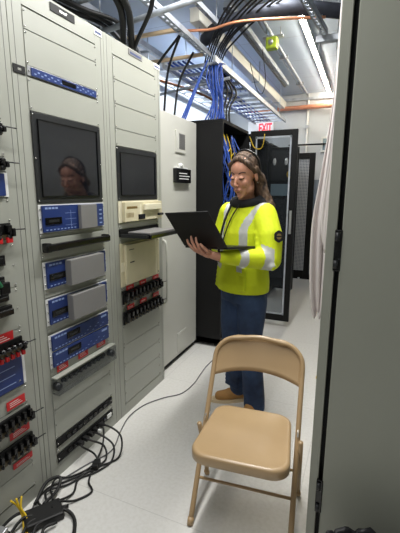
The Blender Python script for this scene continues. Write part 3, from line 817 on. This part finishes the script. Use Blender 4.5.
for k in range(5):
    cable('blue_tray_cable', [(-.36+.05*k, 2.0, 2.672), (-.34+.05*k, 3.0, 2.668), (-.36+.05*k, 4.2, 2.67), (-.35+.05*k, 5.1, 2.67)], .009, 'bluecable', 'blue cable lying along the long cable ladder', group='blue cables along the long ladder')
cable('ceiling_wire', [(.28, 2.9, 2.99), (.30, 3.0, 2.72), (.24, 3.1, 2.60), (.14, 3.2, 2.70), (.06, 3.2, 2.98)], .004, 'black', 'thin black wire looping beside the long wireway', 'wire')

# ------------------------------------------------------------------ right-hand cabinet with big door
t = thing('control_cabinet', 'large grey-green cabinet on the right with full-height hinged door', 'cabinet', (1.287, .10, 0))
MB().box((.0, .0, 0), (.035, .60, 2.5), 'right', bev=.002).build('side_panel', 'right', t)
MB().box((.035, .03, 0), (.95, .60, 2.5), 'black').build('body', 'black', t)
d = MB().box((.053, -.012, .02), (.95, .028, 2.5), 'right', bev=.004).build('door', 'right', t)
for z in (.22, 1.24):
    b = MB().box((.030, -.016, z), (.056, .0, z+.15), 'blackgloss', bev=.003)
    b.cyl((.040, -.02, z+.01), (.040, -.02, z+.04), .008, 'bezel'); b.cyl((.040, -.02, z+.11), (.040, -.02, z+.14), .008, 'bezel')
    b.build('hinge', 'blackgloss', t)

# draped sheets hanging beside it
def drape(name, label, rows, y, depth, n, m, seed, group=None):
    """rows: (z, xleft, xright); a folded sheet with real thickness, hanging at distance y."""
    random.seed(seed); bm = bmesh.new(); ph = random.random()*6; W = []
    for (z, a, b) in rows:
        row = []
        for k in range(n+1):
            s = k/n
            row.append(bm.verts.new((a+(b-a)*s, y+depth*math.sin(s*math.pi*5+ph)*(.5+.5*math.sin(z*2.3+k*.3))+depth*.4*math.sin(s*17+z*3), z+.02*math.sin(s*9+ph))))
        W.append(row)
    for r1, r2_ in zip(W, W[1:]):
        for k in range(n): bm.faces.new((r1[k], r1[k+1], r2_[k+1], r2_[k])).smooth = True
    me = bpy.data.meshes.new(name); bm.to_mesh(me); bm.free(); me.materials.append(M[m])
    o = bpy.data.objects.new(name, me); C.objects.link(o)
    sd = o.modifiers.new('thick', 'SOLIDIFY'); sd.thickness = .006
    sb = o.modifiers.new('sub', 'SUBSURF'); sb.levels = 1; sb.render_levels = 1
    return tag(o, label, 'sheet', group)
DR1 = [(2.75, 1.255, 1.275), (2.47, 1.251, 1.273), (2.39, 1.245, 1.270), (2.136, 1.241, 1.271), (2.0, 1.240, 1.269), (1.8, 1.233, 1.266), (1.515, 1.215, 1.267), (1.377, 1.195, 1.260), (1.221, 1.222, 1.253)]
DR2 = [(2.72, 1.230, 1.25), (2.45, 1.219, 1.246), (2.18, 1.212, 1.250), (2.04, 1.210, 1.250), (1.82, 1.195, 1.246), (1.515, 1.157, 1.246), (1.366, 1.141, 1.242), (1.197, 1.146, 1.243), (.975, 1.153, 1.241), (.88, 1.171, 1.237), (.82, 1.185, 1.225)]
drape('hanging_sheet', 'short pale mauve sheet hanging against the right-hand cabinet, nearer layer', DR1, .72, .015, 20, 'sheet', 3)
drape('hanging_sheet', 'long pale mauve sheet hanging in folds to knee height, farther layer', DR2, .86, .03, 24, 'sheet', 5)
t = thing('sheet_rail', 'rail carrying the hanging sheets beside the right-hand cabinet', 'rail', (1.21, .55, 2.74))
MB().cyl((0, 0, 0), (0, .6, 0), .015, 'galv').build('bar', 'galv', t)
hangers(t, [(0, .05, 0), (0, .55, 0)], CEIL-2.74)
t = thing('door_stop', 'small yellow block on the floor at the foot of the right-hand cabinet', 'block', (1.19, 1.72, 0))
MB().prism([(-.045, 0), (.045, 0), (.045, .05), (-.02, .035)], .05, 'yellowcable', 'y', -.02).build('wedge', 'yellowcable', t)

# bin with bag
t = thing('waste_bin', 'waste bin lined with a black bag, cut off at the bottom right corner', 'bin', (1.56, -.10, 0))
MB().rings([(0, 0, 0, .125, .11), (0, 0, .24, .175, .110), (0, 0, .245, .17, .105), (0, 0, .02, .12, .105)], 'bezel').build('bin_body', 'bezel', t)
b = MB()
for k in range(60):
    a = 2*math.pi*k/60; r = 1+.06*math.sin(k*2.3)+.04*math.sin(k*5.1)
    v0 = (.160*r*math.cos(a), .140*r*math.sin(a), .33+.01*math.sin(k*1.7)); a2 = 2*math.pi*(k+1)/60
RB = []
for (rr, z, w) in ((1.03, .30, .03), (1.07, .36, .05), (1.06, .42, .03), (1.0, .445, .05), (.92, .43, .05), (.85, .36, .04), (.6, .30, .03)):
    RB.append([b.bm.verts.new((.185*rr*(1+w*math.sin(k*2.3+z*20))*math.cos(2*math.pi*k/60), 0.112*rr*(1+w*math.sin(k*1.9+z*31))*math.sin(2*math.pi*k/60), z-.160+.012*math.sin(k*1.3+z*9)+.006*math.sin(k*3.7))) for k in range(60)])
for a, c in zip(RB, RB[1:]):
    for k in range(60): b.bm.faces.new((a[k], a[(k+1) % 60], c[(k+1) % 60], c[k])).smooth = True
b.bm.faces.new(RB[-1])
b.build('bin_liner', 'bag', t)

# ------------------------------------------------------------------ folding chair
CHX, CHY, CHR = 1.006, .035, math.radians(6)
t = thing('folding_chair', 'tan metal folding chair standing in the aisle', 'chair', (CHX, CHY, 0), CHR)
W2 = .226; SL = .40/.62      # tube slope
def fp(z): return SL*z if z < .62 else .40+(z-.62)*.52
zt = .77
arch = []
for k in range(0, 13):
    a = math.pi*k/12; arch.append((math.cos(a), math.sin(a)))
pts = [(W2, fp(0), .0), (W2, fp(.2), .2), (W2, fp(.4), .4), (W2, fp(.6), .6), (W2, fp(.645), .645)]
pts += [(W2-.11+.11*math.cos(a*math.pi/12), fp(.655+.100*math.sin(a*math.pi/12)), .655+.100*math.sin(a*math.pi/12)) for a in range(1, 7)]
pts += [(0, fp(.768), .768)]
full = pts+[(-x, y, z) for (x, y, z) in pts[-2::-1]]
MB().tube(full, .0125, seg=12, sub=4).build('front_frame', 'tan', t)
# curved backrest panel
b = MB(); R1 = []; n = 22
def back_outline(s):   # s -1..1 -> (zlow, zhigh)
    lo = .575+.030*(1-s*s)
    e = max(0, (abs(s)-.48)/.52)
    hi = .762-.100*(1-math.sqrt(max(0, 1-e*e)))
    return lo, hi
grid = []
for side in (0, 1):
    g = []
    for i in range(n+1):
        s = -1+2*i/n; lo, hi = back_outline(s); col = []
        for j in range(9):
            z = lo+(hi-lo)*j/8; bow = .028*(1-s*s)
            col.append(b.bm.verts.new((s*(W2-.004), fp(z)+bow+(.006 if side else -.002), z)))
        g.append(col)
    grid.append(g)
for side in (0, 1):
    g = grid[side]
    for i in range(n):
        for j in range(8): b.bm.faces.new((g[i][j], g[i+1][j], g[i+1][j+1], g[i][j+1])).smooth = True
for i in range(n):
    for j in (0, 8): b.bm.faces.new((grid[0][i][j], grid[0][i+1][j], grid[1][i+1][j], grid[1][i][j]))
for j in range(8):
    for i in (0, n): b.bm.faces.new((grid[0][i][j], grid[0][i][j+1], grid[1][i][j+1], grid[1][i][j]))
b.build('backrest', 'tan', t)
# seat: rounded, slightly dished sheet with rolled edge
def rounded(w, d, r, y0, taper=0.0, seg=8):
    P = []
    for (cx, cy, a0) in ((w/2-r, y0+r, -90), (w/2-r-taper, y0+d-r, 0), (-w/2+r+taper, y0+d-r, 90), (-w/2+r, y0+r, 180)):
        for k in range(seg+1):
            a = math.radians(a0+90*k/seg); P.append((cx+r*math.cos(a), cy+r*math.sin(a)))
    return P
b = MB(); LR = []
SY, SD, SW = -.085, .43, .418
for (ins, z) in ((.006, .392), (0, .398), (0, .430), (.004, .438), (.012, .441), (.022, .440), (.05, .434), (.11, .432)):
    LR.append([b.bm.verts.new((x, y, z+.012*((y-SY)/SD-.5)*-1)) for x, y in rounded(SW-2*ins, SD-2*ins, .075-ins*.5 if ins < .1 else .04, SY+ins, .016)])
for a, c in zip(LR, LR[1:]):
    for k in range(len(a)): b.bm.faces.new((a[k], a[(k+1) % len(a)], c[(k+1) % len(a)], c[k])).smooth = True
b.bm.faces.new(LR[-1]); b.bm.faces.new(LR[0][::-1])
b.build('seat', 'tan', t)
RY = .335
for s in (-1, 1):
    MB().tube([(s*.242, RY+.005, 0), (s*.242, .28, .20), (s*.242, .19, .402)], .0115, seg=12, smooth=False).build('rear_leg', 'tan', t)
    MB().cyl((s*W2, fp(0)-.0, 0), (s*W2, fp(.028), .028), .0155, 'tan').build('foot_cap', 'tan', t)
    MB().cyl((s*.242, RY+.005, 0), (s*.242, RY-.01, .028), .0145, 'tan').build('foot_cap', 'tan', t)
    MB().box((s*W2-.004, fp(.41)-.03, .395), (s*W2+.004, fp(.41)+.06, .420), 'silver').build('pivot_bracket', 'silver', t)
MB().cyl((-W2, fp(.17), .17), (W2, fp(.17), .17), .007, 'tan').build('front_stretcher', 'tan', t)
MB().cyl((-.242, .30, .13), (.242, .345, .13), .007, 'tan').build('rear_stretcher', 'tan', t)

# ------------------------------------------------------------------ floor cables at the left
BL = 'black cord piled in front of the adapter brick at the bottom left'
def floor_cable(pts, r=.0055, m='rubber', name='power_cable', label=BL, cat='cable', group='black power cords on the floor'):
    return cable(name, pts, r, m, label, cat, group)
floor_cable([(.014, .20, .108), (.06, .20, .105), (.12, .24, .06), (.16, .20, .010), (.13, .10, .008), (.10, -.02, .008), (.04, -.12, .02), (.10, -.18, .03)], label='black cord running from the second plug of the lowest power strip')
floor_cable([(.014, .245, .108), (.07, .25, .12), (.17, .26, .07), (.20, .20, .012), (.17, .10, .008), (.12, .02, .010), (.16, -.07, .009), (.13, -.17, .03)], label='black cord running from the third plug of the lowest power strip')
floor_cable([(.014, .155, .108), (.05, .14, .10), (.10, .18, .04), (.15, .14, .008), (.11, .05, .008), (.06, -.03, .008), (.0+.02, -.08, .008), (.03, -.17, .012), (.12, -.22, .035)], label='black cord running from the first plug of the lowest power strip')
floor_cable([(.014, .29, .108), (.08, .31, .14), (.19, .31, .10), (.22, .24, .014), (.15, .12, .010), (.18, .03, .008), (.24, -.02, .008), (.20, -.10, .009), (.15, -.16, .04)], label='black cord running from the white-tagged plug of the lowest power strip')
floor_cable([(.014, .34, .108), (.05, .33, .09), (.09, .26, .03), (.13, .12, .020), (.07, .02, .008), (.02, -.03, .020), (.05, -.10, .03), (.12, -.16, .035)], label='black cord running from the fifth plug of the lowest power strip')
floor_cable([(.15, -.20, .035), (.22, -.17, .02), (.29, -.20, .008), (.36, -.32, .008), (.38, -.50, .008)], .0085, label='thick black cord leaving the adapter brick towards the bottom edge of the photo')
floor_cable([(.04, -.20, .012), (.02, -.10, .05), (.06, -.05, .055), (.09, -.10, .03), (.10, -.20, .036)], .008, label='short black cord loop standing up behind the adapter brick')
for k in range(5):
    floor_cable([(.10+.03*k, -.24, .02), (.04+.04*k, -.30, .045-.004*k), (.02+.06*k, -.38, .012), (.12+.03*k, -.44, .010), (.2, -.5-.02*k, .010)], .007)
t = thing('power_adapter', 'black power adapter brick lying in the cord tangle', 'adapter', (.135, -.235, 0), math.radians(-35))
MB().box((-.055, -.085, .0), (.055, .085, .040), 'rubber', bev=.010).build('case', 'rubber', t)
MB().cyl((0, .082, .020), (0, .112, .016), .009, 'rubber').build('strain_relief', 'rubber', t)
t = thing('cord_coupler', 'black cord coupler on the floor below the lowest power strip', 'coupler', (.145, .135, .012), math.radians(20))
MB().box((-.018, -.03, -.008), (.018, .03, .024), 'rubber', bev=.004).build('housing', 'rubber', t)
MB().box((-.02, -.004, -.009), (.02, .004, .025), 'bezel').build('collar', 'bezel', t)
for k, y in enumerate((.155, .20, .245, .29, .34)):
    t = thing('power_plug', ('first', 'second', 'third', 'white-tagged fourth', 'fifth')[k]+' black plug from the left in the lowest power strip', 'plug', (.014, y, .108), 0, 'plugs in the lowest power strip')
    MB().box((-.003, -.013, -.012), (.030, .013, .012), 'rubber', bev=.003).build('plug_body', 'rubber', t)
    if k == 3: MB().box((.03, -.008, -.008), (.05, .008, .008), 'whiteplastic', bev=.002).build('white_tag', 'whiteplastic', t)
cable('grey_floor_cable', [(.10, -.30, .005), (.0+.02, -.17, .005), (.03, -.05, .005), (.08, .12, .005), (.14, .28, .005), (.08, .46, .005), (.04, .62, .005), (.06, .78, .005), (.14, .92, .005), (.235, 1.03, .005), (.26, 1.2, .005), (.245, 1.38, .005), (.235, 1.55, .005), (.26, 1.76, .005), (.36, 1.86, .005), (.45, 1.9, .005)], .0038, 'greycable', 'long thin grey cable snaking along the floor towards the woman', 'cable')
for k in range(3):
    cable('yellow_cable', [(.02+.012*k, -.31+.02*k, .12), (.035+.012*k, -.29, .08), (.06+.014*k, -.29, .04), (.11+.012*k, -.33, .012), (.16+.014*k, -.40, .008), (.2, -.5, .008)], .0045, 'yellowcable', ('leftmost', 'middle', 'rightmost')[k]+' of three yellow cables at the bottom left corner', group='yellow cables at the bottom left')
t = thing('metal_junction_box', 'small silver box with dark base at the bottom left corner', 'box', (.06, -.46, 0), math.radians(10))
MB().box((-.05, -.06, 0), (.07, .06, .07), 'blackgloss', bev=.004).build('base', 'blackgloss', t)
MB().box((-.045, -.05, .07), (.06, .05, .10), 'alu', bev=.004).build('cover', 'alu', t)

# ------------------------------------------------------------------ the woman
PX, PY, PR = .69, 1.08, math.radians(-27)
per = thing('person', 'woman in a yellow hi-vis shirt and blue jeans standing with an open laptop', 'person', (PX, PY, 0), PR)
HC = Vector((.040, -.072, 1.615))
HR = Euler((math.radians(18), 0, math.radians(14)), 'XYZ').to_matrix()*1.09
def H(x, y, z): return HC+HR @ Vector((x, y, z))
HRN = HR.normalized()
def hrot(): return HRN.to_euler()
b = MB()
b.ell(H(0, .015, .035), (.076, .094, .089), rot=hrot(), seg=32)
b.ell(H(0, -.022, -.015), (.064, .066, .080), rot=hrot(), seg=32)
b.ell(H(0, -.034, -.055), (.045, .048, .062), rot=hrot(), seg=24)
b.ell(H(0, -.056, -.096), (.024, .022, .020), rot=hrot())
for s in (-1, 1):
    b.ell(H(s*.034, -.056, -.024), (.024, .022, .026), rot=hrot())
    b.ell(H(s*.029, -.072, .010), (.014, .010, .009), rot=hrot())      # eyelids
    b.ell(H(s*.040, -.012, -.068), (.022, .042, .026), rot=hrot())     # jaw
    b.ell(H(s*.076, .014, -.008), (.009, .018, .030), rot=hrot())      # ears
b.cap(H(0, -.083, .010), H(0, -.101, -.024), .0065, .0095)
for s in (-1, 1): b.ell(H(s*.009, -.094, -.029), .0078)
b.ell(H(0, -.078, -.058), (.022, .014, .013), rot=hrot())
b.chain([H(0, .02, -.06), (0, .0, 1.50), (0, .015, 1.42)], [.052, .052, .062])
# torso, hips and legs under the clothes
b.rings([(0, .02, 1.45, .06, .06), (0, .015, 1.40, .15, .08), (0, .0, 1.28, .15, .105), (0, .0, 1.10, .135, .105), (0, 0, .98, .15, .115), (0, 0, .86, .16, .12), (0, .0, .80, .14, .11)])
LL = [(.075, 0, .88), (.095, -.03, .50), (.115, .02, .10)]; RL_ = [(-.075, 0, .88), (-.050, -.05, .50), (-.045, .03, .10)]
b.chain(LL, [.085, .055, .04]); b.chain(RL_, [.085, .055, .04])
SHL, ELL, WRL = Vector((.172, .01, 1.385)), Vector((.262, -.055, 1.115)), Vector((.155, -.370, 1.150))
SHR, ELR, WRR = Vector((-.165, .0, 1.385)), Vector((-.225, -.02, 1.13)), Vector((-.085, -.215, 1.205))
b.chain([SHL, ELL, WRL], [.055, .042, .026]); b.chain([SHR, ELR, WRR], [.055, .042, .026])
body = b.build('body', 'skin', per)
bodyassign = None
# hands: added to the same surface before fusing
def add_hand(o, palm_c, palm_r, palm_rot, fingers):
    bm = bmesh.new(); bm.from_mesh(o.data); h = MB(); h.bm.free(); h.bm = bm
    h.ell(palm_c, palm_r, rot=palm_rot)
    for pts, rs in fingers: h.chain([Vector(p) for p in pts], rs, seg=10)
    bm.to_mesh(o.data); bm.free()
add_hand(body, (.108, -.418, 1.168), (.046, .034, .017), Euler((math.radians(25), math.radians(14), math.radians(30))), [
    ([WRL, (.13, -.40, 1.16)], [.026, .024]),
    ([(.105, -.443, 1.172), (.098, -.475, 1.205), (.086, -.486, 1.238), (.078, -.484, 1.262)], [.0105, .0095, .0085, .007]),
    ([(.088, -.443, 1.168), (.070, -.480, 1.200), (.052, -.492, 1.240), (.042, -.490, 1.266)], [.0105, .0095, .0085, .007]),
    ([(.072, -.436, 1.165), (.045, -.474, 1.190), (.015, -.488, 1.222), (-.002, -.484, 1.242)], [.0105, .0090, .0082, .007]),
    ([(.062, -.425, 1.163), (.034, -.452, 1.178), (.008, -.464, 1.196), (-.010, -.460, 1.208)], [.0095, .0085, .0075, .0065]),
    ([(.128, -.42, 1.172), (.142, -.455, 1.192), (.128, -.474, 1.214), (.112, -.478, 1.228)], [.013, .011, .0095, .008]),
])
add_hand(body, (-.045, -.262, 1.232), (.036, .046, .015), Euler((math.radians(-5), 0, math.radians(-30))), [
    ([WRR, (-.065, -.24, 1.222)], [.026, .022]),
    ([(-.028, -.295, 1.236), (-.010, -.335, 1.242), (-.002, -.352, 1.228)], [.010, .009, .0075]),
    ([(-.012, -.288, 1.236), (.012, -.328, 1.242), (.022, -.345, 1.228)], [.010, .009, .0075]),
    ([(.0, -.278, 1.236), (.030, -.312, 1.240), (.040, -.328, 1.227)], [.010, .009, .0075]),
    ([(-.042, -.300, 1.234), (-.034, -.338, 1.238), (-.028, -.352, 1.227)], [.009, .008, .007]),
    ([(-.020, -.250, 1.228), (.012, -.268, 1.232), (.028, -.285, 1.228)], [.012, .010, .008]),
])
bake(body, .0042, 4, .5, ['skin'])
from mathutils.bvhtree import BVHTree
_bv = BVHTree.FromPolygons([v.co.copy() for v in body.data.vertices], [tuple(p.vertices) for p in body.data.polygons])
def face_pt(x, z, off=.0):
    o_ = H(x, -.25, z); d_ = (HRN @ Vector((0, 1, 0))).normalized()
    h_ = _bv.ray_cast(o_, d_)[0]
    return (h_ if h_ else H(x, -.08, z))-d_*off
for s in (-1, 1):
    MB().tube([face_pt(s*x, z, -.0005) for x, z in ((.013, .031), (.022, .036), (.034, .038), (.046, .032))], .0034, sub=3).build('eyebrow', 'brow', per)
    MB().tube([face_pt(s*x, z, -.0004) for x, z in ((.016, .008), (.023, .0045), (.032, .004), (.041, .008))], .0028, 'blackcloth', sub=3).build('eyelashes', 'blackcloth', per)
MB().tube([face_pt(x, z, -.001) for x, z in ((-.018, -.061), (-.009, -.057), (0, -.058), (.009, -.057), (.018, -.061))], .0028, sub=3).build('upper_lip', 'lip', per)
MB().tube([face_pt(x, z, -.001) for x, z in ((-.015, -.063), (-.008, -.067), (0, -.068), (.008, -.067), (.015, -.063))], .0032, sub=3).build('lower_lip', 'lip', per)

# shirt
b = MB()
b.rings([(-.008, .0, .865, .192, .155), (-.008, -.005, .93, .196, .162), (-.004, -.005, 1.02, .180, .152), (0, .0, 1.14, .168, .140), (0, .0, 1.26, .178, .140), (0, .005, 1.35, .178, .118), (0, .012, 1.40, .145, .098), (0, .015, 1.435, .115, .085), (0, .02, 1.465, .080, .070)], seg=36)
b.chain([SHL+Vector((-.02, 0, -.01)), (SHL+ELL)/2+Vector((.012, .0, 0)), ELL+Vector((.0, .005, 0)), (ELL*.45+WRL*.55), WRL+Vector((.012, .025, -.002))], [.080, .080, .070, .054, .040])
b.chain([SHR+Vector((.02, 0, -.01)), (SHR+ELR)/2, ELR, WRR+Vector((-.012, .02, 0))], [.078, .070, .062, .040])
for k in range(6):     # soft fabric rolls where the shirt bunches
    b.cap((-.13, -.125+.004*k, .90+.030*k), (.13, -.135, .905+.026*k), .017, .013)
    b.cap((.16, -.02, .90+.035*k), (.11, .09, .895+.035*k), .022, .018)
    p = SHL.lerp(ELL, .45+.12*k); b.cap(p+Vector((-.035, -.045, 0)), p+Vector((.045, -.03, -.02)), .030, .026)
shirt = b.build('hi_vis_shirt', 'hivis', per)
AX1 = (ELL-SHL); AX2 = (WRL-ELL)
def shirtassign(c, n):
    c = Vector(c)
    # sleeve bands measured along the arm
    t1 = (c-SHL).dot(AX1)/AX1.length_squared; d1 = (c-SHL-AX1*t1).length
    t2_ = (c-ELL).dot(AX2)/AX2.length_squared; d2 = (c-ELL-AX2*t2_).length
    ina = d1 < .098 and c.x > .165
    if d2 < .078 and 0.50 < t2_ < .66 and (c.x > .10 or c.y < -.18): return 1
    if d2 < .088 and 0.02 < t2_ < .20 and c.y < -.02 and c.x > .19: return 1
    # brace bands over the shoulders and down the chest
    xc = .092+max(0, c.z-1.30)*.35
    if (not ina or c.z > 1.36) and xc-.025 < c.x < xc+.025 and c.z > 1.02: return 1
    if -.128 < c.x < -.075 and c.z > 1.02: return 1
    if c.x < -.10 and 1.03 < c.z < 1.075 and d2 > .1: return 1
    return 0
bake(shirt, .0075, 5, .5, ['hivis', 'reflect'], shirtassign)
shirt['label'] = 'yellow hi-vis shirt with silver bands'
# badge on the sleeve
bd = MB(); n_ = 18
bc = Vector((.326, -.056, 1.262)); nb = Vector((.80, -.58, .12)).normalized(); q = nb.to_track_quat('Z', 'Y')
g = MB().prism([(.030*math.cos(2*math.pi*k/n_)*(1 if k % 3 else .9), .036*math.sin(2*math.pi*k/n_)*(1 if k % 3 else .93)) for k in range(n_)], .006, 'blackcloth')
g.prism([(.015*math.cos(2*math.pi*k/12), .018*math.sin(2*math.pi*k/12)) for k in range(12)], .0008, 'brass', 'z', .006)
g.box((-.016, -.004, .0068), (.016, .004, .0074), 'blackcloth')
badge = g.build('sleeve_badge', 'blackcloth', per, bc); badge.rotation_euler = q.to_euler()

# black collar / hood and lanyard
b = MB()
b.tube([(.10*math.cos(a)+.0, 1*(.012+.080*math.sin(a)), 1.466+.024*math.sin(a)) for a in [2*math.pi*k/16 for k in range(17)]], .028, seg=12, sub=2)
b.ell((.02, .095, 1.45), (.100, .045, .055)); b.cap((.11, .03, 1.45), (.07, .09, 1.465), .034)
col = b.build('hood_collar', 'blackcloth', per); bake(col, .007, 4, .5, ['blackcloth'])
MB().tube([(-.045, -.085, 1.44), (-.055, -.135, 1.34), (-.075, -.155, 1.22), (-.085, -.158, 1.13)], .0075, 'blackcloth').build('lanyard', 'blackcloth', per)
MB().tube([(.030, -.085, 1.445), (.0, -.128, 1.36), (-.035, -.152, 1.25), (-.06, -.158, 1.15)], .0045, 'blackcloth').build('lanyard', 'blackcloth', per)

# jeans
b = MB()
b.rings([(0, 0, .80, .165, .135), (0, .0, .90, .170, .138), (0, 0, .96, .165, .135)], seg=30)
b.ell((0, .02, .83), (.165, .135, .10))
b.chain([(.082, 0, .80), (.090, -.015, .64), (.098, -.03, .50), (.114, -.01, .30), (.130, .0, .11), (.133, .0, .045)], [.102, .090, .076, .074, .074, .074])
b.chain([(-.080, 0, .80), (-.065, -.03, .64), (-.052, -.045, .50), (-.048, -.01, .30), (-.045, .02, .16), (-.045, .022, .115)], [.100, .090, .074, .068, .065, .066])
for k in range(4):
    b.cap((.06, -.075, .56+.022*k), (.15, -.06, .55+.02*k), .014); b.cap((.07, -.045, .14+.03*k), (.17, -.03, .135+.03*k), .013)
    b.cap((-.10, -.05, .15+.03*k), (.0, -.04, .145+.03*k), .013)
jeans = b.build('jeans', 'denim', per); bake(jeans, .008, 3, .5, ['denim'])

# boots
def boot(heel, toe):
    h_, t_ = Vector(heel), Vector(toe); d = (t_-h_).normalized(); L = (t_-h_).length; s = Vector((-d.y, d.x, 0))
    b = MB()
    b.cap(h_+Vector((0, 0, .060)), h_+d*L*.45+Vector((0, 0, .055)), .040, .042)
    b.cap(h_+d*L*.4+Vector((0, 0, .05)), h_+d*(L-.03)+Vector((0, 0, .040)), .042, .036)
    b.cap(h_+d*.03+Vector((0, 0, .07)), h_+d*.035+Vector((0, 0, .15)), .045, .046)
    o = b.build('boot', 'boot', per); bake(o, .006, 3, .5, ['boot'])
    for v in o.data.vertices: v.co.z = max(v.co.z, .018)
    b = MB()
    P = [];
    for k in range(24):
        a = 2*math.pi*k/24; rx = (L/2+.038); c = (h_+t_)/2
        wv = .046 if math.cos(a) > 0 else .040
        p = c+d*rx*math.cos(a)+s*wv*math.copysign(abs(math.sin(a))**.7, math.sin(a)); P.append((p.x, p.y))
    b.prism(P, .022, 'sole')
    b.build('boot_sole', 'sole', o)
boot((-.035, .045, 0), (-.150, -.110, 0))
boot((.125, .03, 0), (.165, -.160, 0))

# hair
b = MB()
b.ell(H(0, .044, .050), (.086, .092, .090), rot=hrot(), seg=32)
b.ell(H(0, .080, .0), (.074, .056, .084), rot=hrot(), seg=20)
for s in (-1, 1):
    b.cap(H(s*.012, -.036, .106), H(s*.060, -.026, .072), .017, .017)
    b.cap(H(s*.060, -.024, .068), H(s*.074, .012, .020), .017, .014)
    b.cap(H(s*.074, .025, .030), H(s*.066, .075, -.055), .020, .030)
tail = [H(.02, .11, -.05), Vector((.055, .085, 1.50)), Vector((.105, .095, 1.43)), Vector((.120, .10, 1.36)), Vector((.115, .115, 1.30))]
b.chain(tail, [.050, .046, .042, .034, .018])
b.chain([H(.05, .09, -.04), Vector((.10, .06, 1.50)), Vector((.145, .075, 1.43)), Vector((.150, .09, 1.36)), Vector((.14, .10, 1.31))], [.040, .036, .030, .024, .010])
b.chain([H(-.01, .11, -.04), Vector((.0, .11, 1.50)), Vector((.02, .12, 1.42))], [.050, .045, .030])
hair = b.build('hair', 'hair', per)
bake(hair, .0055, 4, .5, ['hair'])
for v in hair.data.vertices:      # comb strands into the surface
    w = math.sin(v.co.x*320+v.co.z*60)*.0018+math.sin(v.co.y*210+v.co.z*150)*.0016
    v.co += v.normal*w
# headband
pts = [H(.088*math.cos(a), .048, .040+.098*math.sin(a)) for a in [math.pi*k/14 for k in range(15)]]
pts = [H(.082, .050, .0)]+pts+[H(-.082, .050, .0)]
MB().tube(pts, .006, 'hairclip', sub=3).build('headband', 'hairclip', per)
MB().ell(H(.083, .008, -.040), .004, 'silver').build('earring', 'silver', per)
MB().tube([WRL+Vector((.03*math.cos(a)*.9+.006, .014*math.cos(a)+.01, .028*math.sin(a))) for a in [2*math.pi*k/12 for k in range(13)]], .007, 'blackgloss', sub=2).build('watch_strap', 'blackgloss', per)

# laptop in her hands
LO = Vector((.569, .683, 1.20)); LT = .687
lap = thing('open_laptop', 'black laptop held open by the woman', 'laptop', LO)
lap.rotation_euler = Euler((-.078, -.069, -.374), 'XYZ')
w_, h_ = .345, .255
MB().box((-w_/2, 0, -.008), (w_/2, h_, .008), 'laptop', bev=.003).build('base', 'laptop', lap)
kb = MB()
for r in range(5):
    for k in range(13): kb.box((-w_/2+.025+k*.0230, .030+r*.021, .008), (-w_/2+.044+k*.0230, .047+r*.021, .0095), 'blackgloss')
kb.build('keyboard', 'blackgloss', lap)
MB().box((-.05, .165, .008), (.05, .225, .0088), 'bezel').build('touchpad', 'bezel', lap)
lid = MB().box((-w_/2, -.004, .008), (w_/2, .004, h_), 'laptop', bev=.002).build('lid', 'laptop', lap)
lid.rotation_euler = (LT, 0, 0)
scr = MB().box((-w_/2+.01, .004, .022), (w_/2-.01, .0048, h_-.012), 'screen').build('screen', 'screen', lid)
for x in (-.12, .12): MB().cyl((x-.02, 0, .004), (x+.02, 0, .004), .007, 'bezel').build('hinge', 'bezel', lap)
